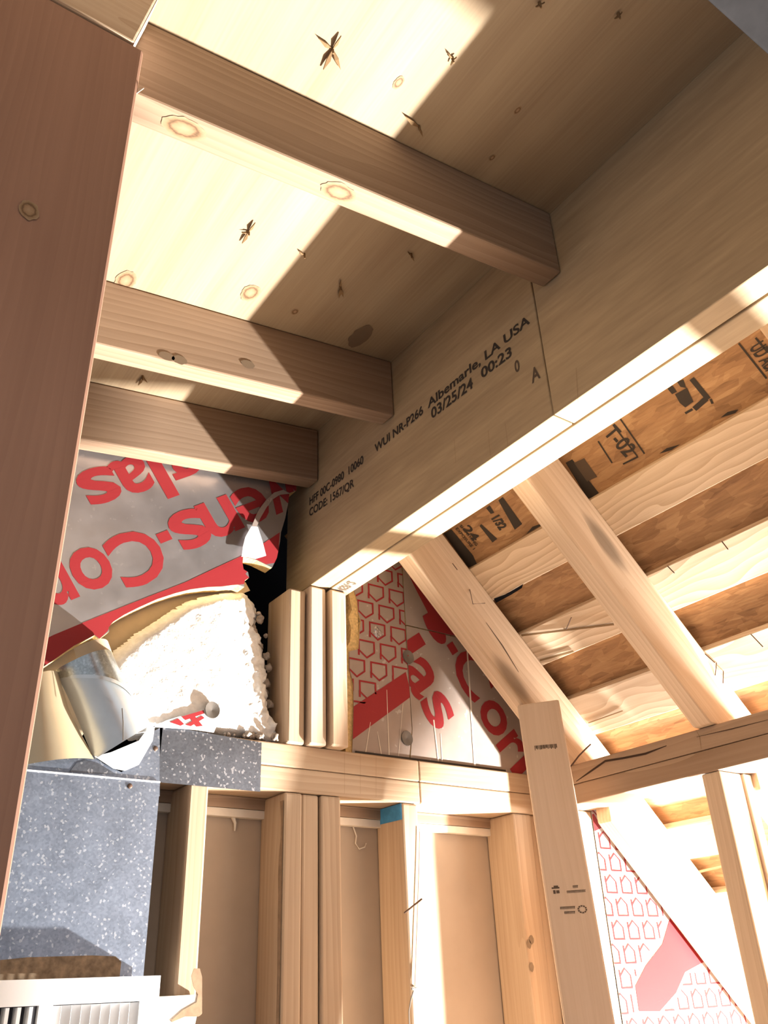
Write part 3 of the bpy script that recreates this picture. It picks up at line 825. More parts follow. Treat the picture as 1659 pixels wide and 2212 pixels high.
def above(polys):   # houses stop at the stripe
    out = []
    for p in polys:
        x = sum(q[0] for q in p)/len(p); z = sum(q[1] for q in p)/len(p)
        if z > 0.4736 + (x-0.8988)*0.713 + 0.004: out.append(p)
    return out
marks('red_print', clip_polys(above(pl) + band, PA), onfoil(YF-0.0006), 'red', fa)
b = 1.323
pl = letters([('s', 0.062, 0.140, b, b+.078), ('-', 0.146, 0.172, b+.026, b+.048), ('C', 0.178, 0.285, b, b+.108), ('o', 0.298, 0.378, b, b+.076),
              ('r', 0.386, 0.440, b, b+.076), ('n', 0.446, 0.53, b, b+.076)], -54.4)
b = 1.190
pl += letters([('l', 0.088, 0.118, b, b+.106), ('a', 0.132, 0.208, b, b+.085), ('s', 0.212, 0.283, b, b+.078)], -54.4)
marks('red_print', clip_polys(pl, PB), onfoil(YF-0.0006), 'red', fb_)
SCC = xz([(1.036,1.357,0.8235),(1.069,1.357,0.7636),(1.098,1.357,0.716),(1.111,1.357,0.6698),(1.188,1.357,0.6605),(1.146,1.357,0.7159),(1.081,1.357,0.7911),(1.051,1.357,0.8273)])
marks('red_print', clip_polys(tess(SCC), PCC), onfoil(YF-0.0006), 'red', fc)
marks('red_print', clip_polys(letters([('s', 0.062, 0.140, 1.323, 1.401)], -54.4), PCC), onfoil(YF-0.0010), 'red', fc)
# scratches on the large board
pl = []
for a, b2, wd in (((1025,1500),(1028,1655),2.0), ((1010,1395),(1024,1520),1.5), ((938,1560),(948,1650),1.5), ((952,1585),(955,1645),1.0), ((1000,1530),(985,1600),0.8)):
    pass
for L in ([(1.202,1.356,0.6551),(1.206,1.356,0.6558),(1.199,1.356,0.392),(1.194,1.356,0.3915)], [(1.094,1.356,0.4754),(1.097,1.356,0.4757),(1.102,1.356,0.3873),(1.099,1.356,0.3869)], [(1.111,1.356,0.4489),(1.112,1.356,0.449),(1.111,1.356,0.3927),(1.109,1.356,0.3925)]):
    pl.append(xz(L))
marks('scratch', pl, onfoil(YF-0.0008), 'drywhite', fb_)
pl = [xz(L) for L in ([(0.9369,1.356,0.451),(0.938,1.356,0.4511),(0.9239,1.356,0.3855),(0.9218,1.356,0.3853)], [(0.979,1.356,0.5219),(0.9801,1.356,0.522),(0.9799,1.356,0.3842),(0.9777,1.356,0.384)], [(1.018,1.356,0.4988),(1.019,1.356,0.499),(1.001,1.356,0.3863),(0.9999,1.356,0.3862)], [(0.9527,1.356,0.4348),(0.9538,1.356,0.4349),(0.9625,1.356,0.386),(0.9604,1.356,0.3858)])]
marks('scratch', pl, onfoil(YF-0.0007), 'drywhite', fa)
bm = bmesh.new()
for (px, pz) in ((0.9615, 0.6417),):
    res = bmesh.ops.create_icosphere(bm, subdivisions=3, radius=0.011)
    for v in res['verts']:
        v.co = Vector((px, 1.3575, pz)) + Vector((v.co.x, v.co.y*0.35, v.co.z)) * (1 + 0.5*noise.noise(v.co*220))
link('foil_dimple', bm, M['foil'], frame((1.02,1.40,0.66),(1,0,0),(0,1,0)), fa)['label'] = 'crumpled silver dent'
# gap line on top of the plate
lum('sill_gap', 0.90, 1.28, 1.3540, 1.3560, 0.3875, 0.3915, 'ink', 'dark gap strip between the foil boards and the top plate', 'strip', w=0)

# board in the eave
PD = [(1.4562,-0.5),(2.30,-0.5),(2.30,-0.40),(1.56,0.345),(1.52,0.376),(1.4562,0.376)]
M['foile'] = foil('glare_foil_facing', (0.66, 0.60, 0.58), 0.5, 0.3)  # same foil with a lighter base, painting in the eave glare
fd = foam_board('glaring eave foil board below the knee wall plate with faint house outlines', PD, [(1.60,-0.5),(2.30,-0.5),(2.30,-0.40),(1.60,0.29)], y=1.292, fm='foile')
pl = []
for r in range(-9, 4):
    for c in range(-6, 16):
        z = 0.9229*(0.162 + 0.0462*r); x = 0.9229*(1.607 + 0.0502*c + (-0.0255 if r % 2 else 0.0))
        pl += house(x, z, 0.0335, 0.037, True, 0.0036)
DS = xz([(1.61,1.292,0.0552),(1.651,1.292,0.105),(1.736,1.292,0.0206),(1.668,1.292,0.0031),(1.627,1.292,-0.0332),(1.567,1.292,-0.0631),(1.506,1.292,-0.0605),(1.507,1.292,-0.0172),(1.549,1.292,0.0183)])
DC = xz([(1.402,1.292,0.2895),(1.462,1.292,0.3045),(1.481,1.292,0.2776),(1.447,1.292,0.2655),(1.427,1.292,0.2526),(1.408,1.292,0.2399)])
def offstripe(polys):
    res = []
    for p in polys:
        c = (sum(q[0] for q in p)/len(p), sum(q[1] for q in p)/len(p))
        if not inside(c, DS) and edge_d(c, DS) > 0.012 and not inside(c, DC): res.append(p)
    return res
marks('red_print', clip_polys(offstripe(pl) + tess(DS) + tess(DC), PD), onfoil(1.292-0.0006), 'red', fd)

# ================================================================== SHEET METAL
pn = empty('sheet_metal_panel', (0.40, 1.345, -1.0), 'tall galvanized sheet metal panel covering the left stud bay', 'panel')
prism('panel_face', [(0.10,1.3435,-1.2),(0.5185,1.3435,-1.2),(0.5175,1.3435,0.2995),(0.10,1.3435,0.2985)], (0,0.0014,0), (1,0,0), (0,0,1), 'galv', parent=pn, w=0)
UF = [(0.2788,1.347,0.2789),(0.5201,1.347,0.2781),(0.5147,1.347,0.3355),(0.5153,1.347,0.3882),(0.4988,1.347,0.3786),(0.4872,1.347,0.3533),(0.4781,1.347,0.3231),(0.4541,1.347,0.3094),(0.4258,1.347,0.3195),(0.4063,1.347,0.3303),(0.3807,1.347,0.3353),(0.3506,1.347,0.3259),(0.325,1.347,0.3157),(0.2755,1.347,0.2982)]
prism('panel_top_flange', UF, (0,0.0013,0), (1,0,0), (0,0,1), 'galv', parent=pn, w=0)
prism('flange_lip', [(0.4085,1.342,0.328),(0.4329,1.342,0.3369),(0.4754,1.342,0.3598),(0.4927,1.342,0.388),(0.5001,1.342,0.3927),(0.4984,1.342,0.3623),(0.4794,1.342,0.3222),(0.4581,1.342,0.3109),(0.4394,1.342,0.3127),(0.4216,1.342,0.3215)], (0,0.0012,0), (1,0,0), (0,0,1), 'white', 'bent flange lip whitened for glare', parent=pn, w=0)  # steel lip coloured white to paint in its glare
prism('seam', [(0.10,1.3428,0.2965),(0.5175,1.3428,0.2975),(0.5175,1.3428,0.3000),(0.10,1.3428,0.2990)], (0,0.0006,0), (1,0,0), (0,0,1), 'white', parent=pn, w=0)
DSM = xz([(0.3171,1.343,0.0509),(0.3524,1.343,0.0537),(0.4406,1.343,0.0546),(0.474,1.343,0.0529),(0.4829,1.343,0.0457),(0.4825,1.343,0.026),(0.3223,1.343,0.0206)])
marks('brown_patch', tess(DSM), onfoil(1.3430), 'brownspot', pn)
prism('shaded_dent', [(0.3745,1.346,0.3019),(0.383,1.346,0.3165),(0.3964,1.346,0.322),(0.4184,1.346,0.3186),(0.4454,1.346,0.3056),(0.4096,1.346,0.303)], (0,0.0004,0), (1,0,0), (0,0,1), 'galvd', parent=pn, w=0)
def screw(p, parent):
    bm = bmesh.new(); res = bmesh.ops.create_icosphere(bm, subdivisions=2, radius=0.0042)
    for v in res['verts']: v.co = Vector(p) + Vector((v.co.x, v.co.y*0.5, v.co.z))
    link('screw', bm, M['nail'], frame(p, (1,0,0), (0,1,0)), parent)
for q in [(0.4689,1.343,0.2887)]: screw(q, pn)
stp = prism('metal_strap', [(0.5096,1.347,0.3915),(0.5186,1.347,0.3902),(0.6977,1.347,0.3828),(0.698,1.347,0.2994),(0.5183,1.347,0.2995)], (0,0.0013,0), (1,0,0), (0,0,1), 'galvd',
            'dark spangled metal plate over the top plate, between panel and bare wood', 'metal plate', w=0)
for q in [(0.5061,1.347,0.3516)]: screw(q, pn)
# duct boot
def loft(L, R, y0, bulge, n=20, rows=None):
    bm = bmesh.new(); prev = None
    for i in range(len(L)):
        ring = []
        for k in range(n+1):
            t = k/n
            x = L[i][0] + (R[i][0]-L[i][0])*t; z = L[i][1] + (R[i][1]-L[i][1])*t
            ring.append(bm.verts.new((x, y0 - bulge*math.sin(math.pi*t)**0.75, z)))
        if prev:
            for k in range(n): bm.faces.new((prev[k], prev[k+1], ring[k+1], ring[k]))
        prev = ring
    return bm
db = empty('duct_boot', (0.42, 1.35, 0.33), 'shiny metal duct boot above the galvanized panel, below the red stripe', 'duct')
P = [(0.3388,1.346,0.4439),(0.4625,1.346,0.4225),(0.4103,1.346,0.3248),(0.4943,1.346,0.3884),(0.3588,1.346,0.414),(0.4816,1.346,0.4051),(0.3851,1.346,0.3692),(0.4904,1.346,0.3956)]
q = [(p[0], p[2]) for p in P]
link('boot_body', loft([q[0], q[4], q[6], q[2]], [q[1], q[5], q[7], q[3]], 1.350, 0.055), M['duct'], frame((0.42,1.36,0.4),(1,0,0),(0,1,0)), db, True)
P = [(0.3326,1.346,0.4565),(0.4168,1.346,0.4971),(0.3389,1.346,0.4431),(0.4608,1.346,0.4239)]
q2 = [(p[0], p[2]) for p in P]
link('boot_collar', loft([q2[0], q2[2]], [q2[1], q2[3]], 1.349, 0.058), galv('collar_steel', (0.55,0.58,0.57), 0.3), frame((0.40,1.36,0.48),(1,0,0),(0,1,0)), db, True)
P = [(0.3386,1.346,0.4453),(0.462,1.346,0.4271),(0.3407,1.346,0.4404),(0.4628,1.346,0.4203)]
q3 = [(p[0], p[2]) for p in P]
link('seam_ring', loft([q3[0], q3[2]], [q3[1], q3[3]], 1.349, 0.062), M['duct'], frame((0.40,1.36,0.46),(1,0,0),(0,1,0)), db, True)
P = [(0.3548,1.346,0.4957),(0.4084,1.346,0.5149),(0.3639,1.346,0.4723),(0.4205,1.346,0.4913)]
q4 = [(p[0], p[2]) for p in P]
link('foam_cap', loft([q4[0], q4[2]], [q4[1], q4[3]], 1.348, 0.035), M['kraft'], frame((0.38,1.37,0.5),(1,0,0),(0,1,0)), db, True)
P = [(0.2799,1.348,0.4308),(0.338,1.348,0.4534),(0.2879,1.348,0.3817),(0.3616,1.348,0.3987),(0.2946,1.348,0.3407),(0.3886,1.348,0.3585),(0.3006,1.348,0.3041),(0.413,1.348,0.3255)]
q5 = [(p[0], p[2]) for p in P]
link('boot_elbow', loft(q5[0::2], q5[1::2], 1.352, 0.03), M['elbow'], frame((0.3,1.37,0.4),(1,0,0),(0,1,0)), db, True)
tube('boot_crease', [(0.4331,1.292,0.3436),(0.43,1.292,0.3717),(0.4261,1.292,0.3929)], 0.0008, 'washer', parent=db)

# air register
rg = empty('air_register', (0.34, 1.315, -0.125), 'white louvered air register cut off at the bottom left corner', 'air register')
fx0, fx1, fz0, fz1 = 0.13, 0.5255, -0.125, 0.0262
bm = bmesh.new()
bm_box(bm, fx0, fx1, 1.298, 1.306, -0.004, fz1)
bm_box(bm, fx0, fx1, 1.298, 1.306, fz0, -0.098)
bm_box(bm, 0.498, fx1, 1.298, 1.306, -0.098, -0.004)
bm_box(bm, 0.3635, 0.3815, 1.298, 1.306, -0.098, -0.004)
bm_box(bm, fx0, 0.2, 1.298, 1.306, -0.098, -0.004)
bm_box(bm, fx0, fx1, 1.306, 1.334, 0.0225, fz1); bm_box(bm, fx1-0.0035, fx1, 1.306, 1.334, fz0, fz1)
link('register_frame', bm, M['white'], frame((0.34,1.3,-0.05),(1,0,0),(0,1,0)), rg)
for k in range(9):
    x = 0.3825 + 0.0131*k
    bm = bmesh.new()
    bm_prism(bm, [(x,1.3065,-0.097),(x+0.0108,1.3005,-0.097),(x+0.0112,1.3012,-0.097),(x+0.0004,1.3075,-0.097)], (0,0,0.092))
    link('louver', bm, M['white'], frame((x+.005,1.303,-0.05),(0,0,1),(1,0,0)), rg)
for k in range(11):
    x = 0.2065 + 0.0146*k
    bm = bmesh.new(); bm_box(bm, x, x+0.0046, 1.300, 1.322, -0.097, -0.005)
    link('louver', bm, M['white'], frame((x,1.31,-0.05),(0,0,1),(1,0,0)), rg)
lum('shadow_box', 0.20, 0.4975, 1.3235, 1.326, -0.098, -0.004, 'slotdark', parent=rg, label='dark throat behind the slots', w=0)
# gypsum scrap at the lower left
gy = prism('drywall_scrap', [(0.5115,1.338,0.0008),(0.5995,1.338,-0),(0.6046,1.338,0.001),(0.6082,1.338,-0.0092),(0.6013,1.338,-0.0236),(0.5969,1.338,-0.0521),(0.5166,1.338,-0.0475)], (0,0.010,0), (1,0,0), (0,0,1), 'gypsum',
           'torn piece of dusty drywall right of the white register', 'drywall piece', w=0.001)
prism('torn_paper', [(0.5889,1.337,0.0253),(0.5926,1.337,0.0349),(0.6015,1.337,0.0347),(0.606,1.337,0.0237),(0.6093,1.337,-0.0239),(0.6045,1.337,-0.0272),(0.5829,1.337,-0.0262),(0.5636,1.337,-0.0321),(0.562,1.337,-0.0298),(0.5787,1.337,-0.0179),(0.5995,1.337,-0.0089),(0.601,1.337,0.0011),(0.5929,1.337,0.0121)], (0,0.0010,0), (1,0,0), (0,0,1), 'brownedge', 'brown torn edge', parent=gy, w=0)
# paper bits on the drywall
def scrap_line(name, pts, r, mat, label, cat, **k): return tube(name, pts, r, mat, label=label, cat=cat, **k)
scrap_line('paper_shred', [(0.6917,1.436,0.2723),(0.6967,1.436,0.2617),(0.6965,1.436,0.2486)], 0.004, 'drywhite', 'little hanging paper shred in the bay left of the stud cluster', 'paper scrap', r1=0.0015)
scrap_line('paper_curl', [(0.9454,1.437,0.2701),(0.9524,1.437,0.2537),(0.9499,1.437,0.2403),(0.9581,1.437,0.2307),(0.9709,1.437,0.2346),(0.9743,1.437,0.2415)], 0.0013, 'drywhite', 'thin curl of torn paper on the drywall left of the blue-topped stud', 'paper scrap')
scrap_line('hanging_string', [(1.038,1.349,0.2591),(1.033,1.349,0.2097),(1.024,1.349,0.131),(1.015,1.349,0.0564),(1.008,1.349,-0.0019)], 0.0006, 'string', 'thin string hanging down beside the blue-topped stud', 'string')
scrap_line('paper_tail', [(1.013,1.349,-0.0034),(1.001,1.349,-0.0044),(1.005,1.349,-0.0073),(0.9981,1.349,-0.0209),(0.993,1.349,-0.0378),(0.9928,1.349,-0.0559)], 0.0012, 'washer', 'grey curled tape below the hanging string', 'tape')

# ================================================================== NAILS
def nail(pts, label, r=0.0011, mat='nail', group='nails through the framing', head=None):
    return tube('nail', pts, r, mat, label=label, cat='nail', group=group, head=head)
A = [(0.9955,1.352,0.1142)][0]; B = [(0.9959,1.3,0.1322)][0]
nail([A, B], 'dark nail sticking out of the edge of the blue-topped stud', 0.0016)
A = [(1.293,1.19,0.3609)][0]; B = [(1.3,1.185,0.3695),(1.323,1.185,0.389),(1.343,1.185,0.4031),(1.363,1.185,0.4165)]
nail([A] + list(B), 'long bent nail springing from the top of the loose stud', 0.0016, head=0.003)
sN = 'nail point through the roof boards, '
def roof_nail(a, b_, c_=None, label=''):
    pts = [a, b_] + ([c_] if c_ else [])
    nail(pts, label, 0.0010, group='nail points below the roof boards')
for (a, b_, lab) in zip([(1.257,0.7294,0.6526),(1.257,0.846,0.6534),(1.383,0.7934,0.5272),(1.383,0.8969,0.527)], [(1.253,0.7197,0.632),(1.252,0.8321,0.6328),(1.386,0.7787,0.4986),(1.385,0.878,0.4998)],
                        ('on the second spaced board near the right edge', 'on the second spaced board beside the near rafter', 'on the third spaced board near the right edge', 'on the third spaced board beside the near rafter')):
    roof_nail(a, b_, None, sN + lab)
for (a, b_, lab) in zip([(1.404,0.8872,0.5058),(1.418,0.8861,0.4916)], [(1.398,0.8921,0.482),(1.412,0.8888,0.4681)], ('left of the pair above the knee wall plate', 'right of the pair above the knee wall plate')):
    roof_nail(a, b_, None, sN + lab)
A = [(1.28,1.132,0.6298)][0]; B = [(1.246,1.082,0.6341)][0]
roof_nail(A, B, None, sN + 'between the two rafters beside the thin lath')
A = [(1.125,1.242,0.7305)][0]; B = [(1.121,1.232,0.6922)][0]; C_ = [(1.149,1.225,0.6977)][0]
nail([A, B, C_], 'bent nail on the lit face of the far rafter', 0.0008, group='nails on the far rafter')
A = [(1.083,1.242,0.7813)][0]; B = [(1.086,1.232,0.7629)][0]
nail([A, B], 'short nail near the top of the far rafter', 0.0008, group='nails on the far rafter')
# lath slivers lying under the roof boards
def lath(a, b_, w, label):
    a, b_ = Vector(a), Vector(b_)
    d = (b_-a).normalized(); s_ = d.cross(Vector((1,0,1)).normalized())*w
    nrm = Vector((-1,0,-1)).normalized()*0.0012
    return prism('wood_lath', [a, b_, b_+s_, a+s_], nrm, d, s_, 'splinter', label, 'lath', 'dark slivers under the roof boards', w=0)
L = [(1.259,1.238,0.6491),(1.3,1.023,0.6082),(1.307,1.239,0.6013),(1.314,1.148,0.5946),(1.428,1.237,0.4809),(1.426,1.139,0.4821),(1.718,1.248,0.1907),(1.713,1.177,0.1955),(1.127,1.102,0.7819),(1.126,1.017,0.7821)]
lath(L[0], L[1], 0.004, 'long dark sliver between the two rafters, upper of the pair')
lath(L[2], L[3], 0.004, 'short dark sliver between the two rafters, below the long one')
lath(L[4], L[5], 0.002, 'thin dark sliver just above the knee wall plate')
lath(L[6], L[7], 0.006, 'dark sliver in the eave below the knee wall plate')

# splits and seams on timbers
def dark_line(name, pts, w, parent, mat='split', nrm=(0,-1,0)):
    bm = bmesh.new(); n = Vector(nrm).normalized(); prev = None
    P = [Vector(p) for p in pts]
    for i, p in enumerate(P):
        t = (P[min(i+1,len(P)-1)] - P[max(0,i-1)]).normalized(); s_ = n.cross(t).normalized()
        ww = w*(1 if 0 < i < len(P)-1 else 0.35)
        r = [bm.verts.new(p + n*0.0006 + s_*ww/2), bm.verts.new(p + n*0.0006 - s_*ww/2)]
        if prev: bm.faces.new((prev[0], prev[1], r[1], r[0]))
        prev = r
    return link(name, bm, M[mat], frame(P[0], (1,0,0), (0,1,0)), parent)
dark_line('split', [(1.365,1.239,0.3533),(1.365,1.198,0.3647),(1.365,1.155,0.3769),(1.365,1.111,0.3731),(1.365,1.055,0.3698),(1.365,1.004,0.3736)], 0.004, kp1, nrm=(-1,0,0))
dark_line('split', [(1.365,0.9366,0.3743),(1.365,0.8642,0.3713),(1.365,0.7927,0.3699)], 0.0016, kp1, nrm=(-1,0,0))
dark_line('pencil_line', [(1.365,0.935,0.3882),(1.365,0.93,0.3727),(1.365,0.9325,0.3517)], 0.001, kp1, 'splinter', (-1,0,0))
j1y = 0.602
dark_line('split', [(1.162,1.242,0.6624),(1.202,1.242,0.618),(1.24,1.242,0.5665)], 0.003, r1, 'inkdim')
for a, b_ in ((0,1),(2,3),(4,5)):
    L = [(0.8718,1.35,0.3848),(0.8704,1.35,0.3096),(0.907,1.35,0.3842),(0.9049,1.35,0.3123),(0.943,1.35,0.3835),(0.9399,1.35,0.3092)]
    dark_line('pencil_line', [L[a], L[b_]], 0.0009, [o for o in COL.objects if o.name.startswith('top_plate') and 'three post' in o.get('label','')][0], 'splinter')
for L in ([(0.7905,0.6156,0.6879),(0.7905,0.6072,0.7508)], [(0.7905,0.7962,0.7079),(0.7905,0.7947,0.7544)], [(0.7905,0.7569,0.7027),(0.7905,0.7564,0.7448)], [(0.7905,0.8769,0.739),(0.7905,0.875,0.7831)]):
    dark_line('scratch', L, 0.001, lvA if L[0][1] > 0.66 else lvB, 'splinter', (-1,0,0))

# knots on the deck and on the joists
def knot(p, a, b_, nrm, along, parent, mat='knot'):
    n = Vector(nrm).normalized(); e = Vector(along); e = (e - n*e.dot(n)).normalized(); f = n.cross(e)
    bm = bmesh.new(); c = bm.verts.new((0,0,0)); m = 28
    ring = [bm.verts.new((math.cos(2*math.pi*i/m)*(1+0.22*noise.noise((p[0]*40, i*0.7, p[2]*40))), math.sin(2*math.pi*i/m)*(1+0.22*noise.noise((p[0]*40, i*0.7, 7))), 0)) for i in range(m)]
    for i in range(m): bm.faces.new((c, ring[i], ring[(i+1)%m]))
    me = bpy.data.meshes.new('knot'); bm.to_mesh(me); bm.free(); me.materials.append(M[mat])
    o = bpy.data.objects.new('knot', me); COL.objects.link(o)
    q = Vector(p) + n*0.0008
    fr = Matrix(((e.x*a, f.x*b_, n.x, q.x), (e.y*a, f.y*b_, n.y, q.y), (e.z*a, f.z*b_, n.z, q.z), (0,0,0,1)))
    o.parent = parent; o.matrix_basis = WM[parent].inverted() @ fr
    WM[o] = fr
NC = (SL, 0, -1)
for p, a, b_ in zip([(0.267,1.023,0.9826),(0.4544,0.9673,1.009),(0.5453,0.9796,1.022),(0.4386,0.5274,1.007),(0.6075,0.4838,1.031),(0.6306,0.5617,1.034)], (0.024,0.021,0.008,0.010,0.007,0.006), (0.015,0.015,0.006,0.006,0.004,0.004)):
    knot(p, a, b_, NC, (0,1,0), ceil)
p = [(0.6886,0.9913,1.042)][0]
knot(p, 0.034, 0.018, NC, (0,1,0), ceil, 'stain')
knot(Vector(p)+Vector((0,0,-0.0005)), 0.018, 0.008, NC, (0,1,0), ceil, 'brownspot')
for p, a, b_ in zip([(0.2003,0.6141,0.8457),(0.4053,0.6095,0.8746)], (0.026,0.026), (0.014,0.014)):
    knot((p[0], 0.6205, zj(p[0])), a, b_, NC, (1,0,SL), j1)
for p, a in zip([(0.0592,0.55,0.5602)], (0.008,)):
    knot(p, a*1.3, a, (0,-1,0), (0,0,1), post, 'knot')
for p in [(0.3699,1.034,0.8764),(0.4873,1.034,0.9187),(0.3486,1.034,0.8744)]:
    knot(p, 0.013, 0.008, (0,-1,0), (1,0,SL), j2, 'stain')
for p in [(1.251,1.352,0.0617),(1.298,1.352,0.0693),(1.257,1.352,0.0225)]:
    knot((min(1.33, max(1.29, p[0])), p[1], p[2]), 0.008, 0.006, (0,-1,0), (0,0,1), rs, 'brownspot')
# splinters where roofing nails burst through the deck
def burst(p, arms, label):
    p = Vector(p); n = Vector((SL,0,-1)).normalized()
    bm = bmesh.new()
    for (dx, dy, L) in arms:
        d = Vector((dx, dy, SL*dx)).normalized(); s_ = n.cross(d)
        a = [p - d*0.001, p + d*L*0.45 + s_*L*0.10 + n*0.004, p + d*L + n*0.003, p + d*L*0.45 - s_*L*0.08 + n*0.003]
        bm_prism(bm, a, n*0.0025)
    tube_bm(bm, [p, p + n*0.010], 0.0022, 0.0012)
    o = link('nail_burst', bm, M['splinter'], frame(p, (1,0,0), (0,1,0)))
    tag(o, label, 'nail point', 'nail points bursting through the deck')
def arms_from(c, tips):
    return [(t[0]-c[0], t[1]-c[1], math.hypot(t[0]-c[0], t[1]-c[1])) for t in tips]
Q = [(0.3395,0.5281,0.9928),(0.3152,0.5224,0.9894),(0.338,0.5069,0.9926),(0.3426,0.5556,0.9932),(0.3616,0.5451,0.9959)]
burst(Q[0], arms_from(Q[0], Q[1:]), 'four-pointed splintered nail point on the bright deck before the nearest joist')
Q = [(0.3878,0.8429,0.9996),(0.3776,0.8469,0.9982),(0.3868,0.8202,0.9995),(0.3886,0.8674,0.9997)]
burst(Q[0], arms_from(Q[0], Q[1:]), 'three-pointed splintered nail point on the bright deck behind the nearest joist')
Q = [(0.4774,0.4658,1.012),(0.4652,0.461,1.01),(0.479,0.4605,1.012),(0.4797,0.4733,1.013)]
burst(Q[0], arms_from(Q[0], Q[1:]), 'nail point at the edge of the deck shadow, before the nearest joist')
Q = [(0.5811,0.8903,1.027),(0.5923,0.9137,1.028),(0.5982,0.9083,1.029),(0.5707,0.8725,1.025)]
burst(Q[0], arms_from(Q[0], Q[1:]), 'nail point in the shaded deck above the middle joist')
Q = [(0.6434,0.7743,1.036),(0.6327,0.7701,1.034),(0.6555,0.7829,1.037)]
burst(Q[0], arms_from(Q[0], Q[1:]), 'small nail point in the shaded deck behind the nearest joist')
Q = [(0.4878,0.8496,1.014),(0.4754,0.8441,1.012),(0.494,0.8559,1.015)]
burst(Q[0], arms_from(Q[0], Q[1:]), 'small nail point just inside the deck shadow')
Q = [(0.621,0.3176,1.032),(0.6191,0.3234,1.032),(0.6208,0.3122,1.032),(0.6264,0.32,1.033)]
burst(Q[0], arms_from(Q[0], Q[1:]), 'nail point near the top of the shaded deck')
Q = [(0.5238,0.3573,1.019),(0.5209,0.3622,1.018),(0.5267,0.3523,1.019)]
burst(Q[0], arms_from(Q[0], Q[1:]), 'nail point at the top edge of the picture in the shaded deck')
Q = [(0.5028,0.5685,1.016),(0.4719,0.5617,1.012),(0.5152,0.5774,1.018)]
burst(Q[0], arms_from(Q[0], Q[1:]), 'nail point where the deck shadow meets the nearest joist')
Q = [(0.3827,1.256,0.9989),(0.3836,1.282,0.999),(0.3956,1.267,1.001)]
burst(Q[0], arms_from(Q[0], Q[1:]), 'nail point on the narrow deck strip between the middle and far joists')

# ================================================================== PRINT ON THE STRAND BOARD
def onosb(u, v): return Vector(sp(CO - 0.0012, u, -v))
def uv(p): return ((p[0]-p[2])/S2, -p[1])
def osbtext(txt, p0, p1, h, bold=0.02):
    a, b2 = uv(p0), uv(p1); g = glyphs(txt, bold)
    wd = max(p[0] for t in g for p in t)
    d = ((b2[0]-a[0])/wd, (b2[1]-a[1])/wd); L = math.hypot(*d); n = (-d[1]/L, d[0]/L)
    return [[(a[0]+d[0]*p[0]+n[0]*p[1]*h, a[1]+d[1]*p[0]+n[1]*p[1]*h) for p in t] for t in g]
def bar(p0, p1, w):
    a, b2 = uv(p0), uv(p1); L = math.hypot(b2[0]-a[0], b2[1]-a[1]); n = (-(b2[1]-a[1])/L*w/2, (b2[0]-a[0])/L*w/2)
    return [(a[0]+n[0], a[1]+n[1]), (b2[0]+n[0], b2[1]+n[1]), (b2[0]-n[0], b2[1]-n[1]), (a[0]-n[0], a[1]-n[1])]
def poly(L): return [uv(p) for p in L]
pl = []
T = [(1.08,0.798,0.8557),(1.122,0.7907,0.8142),(1.088,0.505,0.848),(1.126,0.5055,0.8098)]
pl += osbtext('T-02', T[0], T[1], 0.042) + osbtext('UD ABA', T[2], T[3], 0.034)
for a in ([(1.085,0.8159,0.8507),(1.119,0.82,0.8173)], [(1.081,0.7725,0.855),(1.128,0.7712,0.8076)], [(1.077,0.7539,0.8592),(1.13,0.7571,0.8062)], [(1.127,0.8036,0.8084),(1.129,0.7705,0.8073)],
          [(1.077,0.5132,0.8584),(1.127,0.5114,0.8088)], [(1.082,0.4881,0.8536),(1.103,0.4864,0.8325)]):
    pl.append(bar(a[0], a[1], 0.003))
for a in ([(1.082,0.6074,0.8537),(1.113,0.6056,0.8232)], [(1.111,0.6071,0.8252),(1.114,0.6349,0.8214)]): pl.append(bar(a[0], a[1], 0.009))
for a in ([(1.113,0.6521,0.8229),(1.113,0.6374,0.8225)], [(1.114,0.6025,0.8218),(1.12,0.6046,0.816)]): pl.append(bar(a[0], a[1], 0.004))
pl += [poly([(1.077,0.651,0.8589),(1.076,0.6406,0.8596),(1.086,0.641,0.8502),(1.085,0.6503,0.8503)]), poly([(1.087,0.6464,0.8486),(1.088,0.6231,0.8474),(1.106,0.6285,0.8295),(1.107,0.6458,0.829),(1.099,0.6487,0.8372)]), poly([(1.075,0.6304,0.8603),(1.078,0.6196,0.858),(1.088,0.6244,0.848),(1.083,0.631,0.8525)])]
pl += [poly([(1.139,0.608,0.7973),(1.137,0.5926,0.7985),(1.141,0.5759,0.7951),(1.143,0.5837,0.7932)]), poly([(1.139,0.7343,0.7968),(1.138,0.7168,0.7981),(1.142,0.6922,0.7934),(1.143,0.712,0.7932)])]
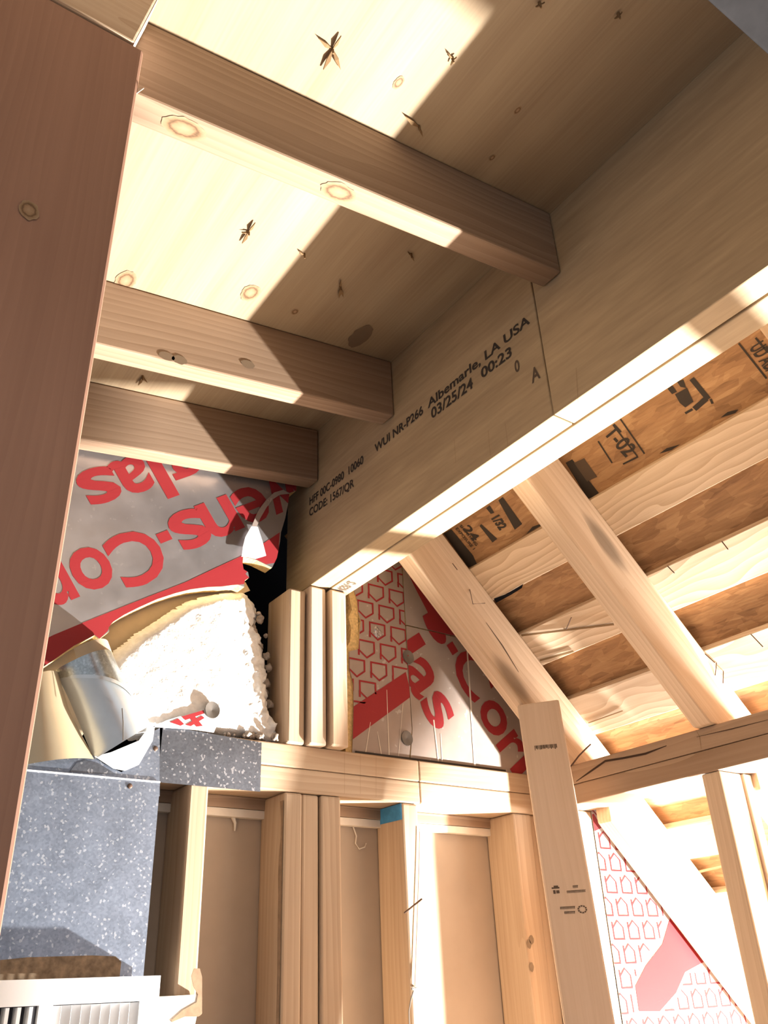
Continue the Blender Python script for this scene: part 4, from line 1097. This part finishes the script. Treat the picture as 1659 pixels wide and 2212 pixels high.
pl += [poly([(1.086,0.8989,0.8494),(1.087,0.8826,0.8489),(1.146,0.8805,0.7896),(1.143,0.9078,0.7923)])]
marks('black_stamp', pl, onosb, 'ink', osb_sheet)
pl = [poly([(1.097,0.8948,0.8385),(1.098,0.8786,0.8381),(1.125,0.8824,0.8103),(1.126,0.897,0.8099)])]
marks('black_stamp', [poly([(1.092,0.8843,0.8434),(1.094,0.8607,0.8415),(1.124,0.8624,0.8116),(1.123,0.886,0.8133)])], lambda u, v: Vector(sp(CO-0.0014, u, -v)), 'inkdim', osb_sheet)
pl = [poly([(1.08,1.081,0.856),(1.079,1.067,0.8563),(1.127,1.069,0.8086),(1.129,1.093,0.8072)]), poly([(1.078,1.257,0.8582),(1.078,1.231,0.8576),(1.13,1.227,0.8055),(1.144,1.233,0.7916),(1.143,1.259,0.7931)]),
      poly([(1.097,1.162,0.8389),(1.096,1.155,0.8397),(1.127,1.145,0.8087),(1.128,1.161,0.8074)]), poly([(1.138,1.052,0.7977),(1.14,1.034,0.7958),(1.143,1.034,0.7929),(1.143,1.077,0.7932)]), poly([(1.08,1.119,0.8558),(1.079,1.107,0.8563),(1.092,1.109,0.8435),(1.091,1.118,0.8452)])]
T = [(1.095,1.124,0.8406),(1.119,1.125,0.8172),(1.087,1.204,0.8487),(1.113,1.201,0.823),(1.081,1.221,0.8551),(1.123,1.217,0.8129),(1.081,1.207,0.8553),(1.12,1.204,0.8155)]
pl += osbtext('1/32', T[0], T[1], 0.03, 0.05) + osbtext('24', T[2], T[3], 0.03, 0.03) + osbtext('EXPOSURE 1', T[4], T[5], 0.011) + osbtext('SHEATHING', T[6], T[7], 0.011)
marks('black_stamp', pl, onosb, 'ink', osb_sheet)
# dark torn edge of sheathing paper between the rafters
BT = [(1.188,1.237,0.7212),(1.19,1.204,0.7187),(1.189,1.147,0.7201),(1.193,1.156,0.7158),(1.195,1.19,0.7145),(1.195,1.239,0.7138)]
prism('felt_edge', BT, Vector((-1,0,-1)).normalized()*0.001, (0,1,0), (1,0,-1), 'void', 'torn strip of dark felt showing between the rafters', 'felt', w=0)
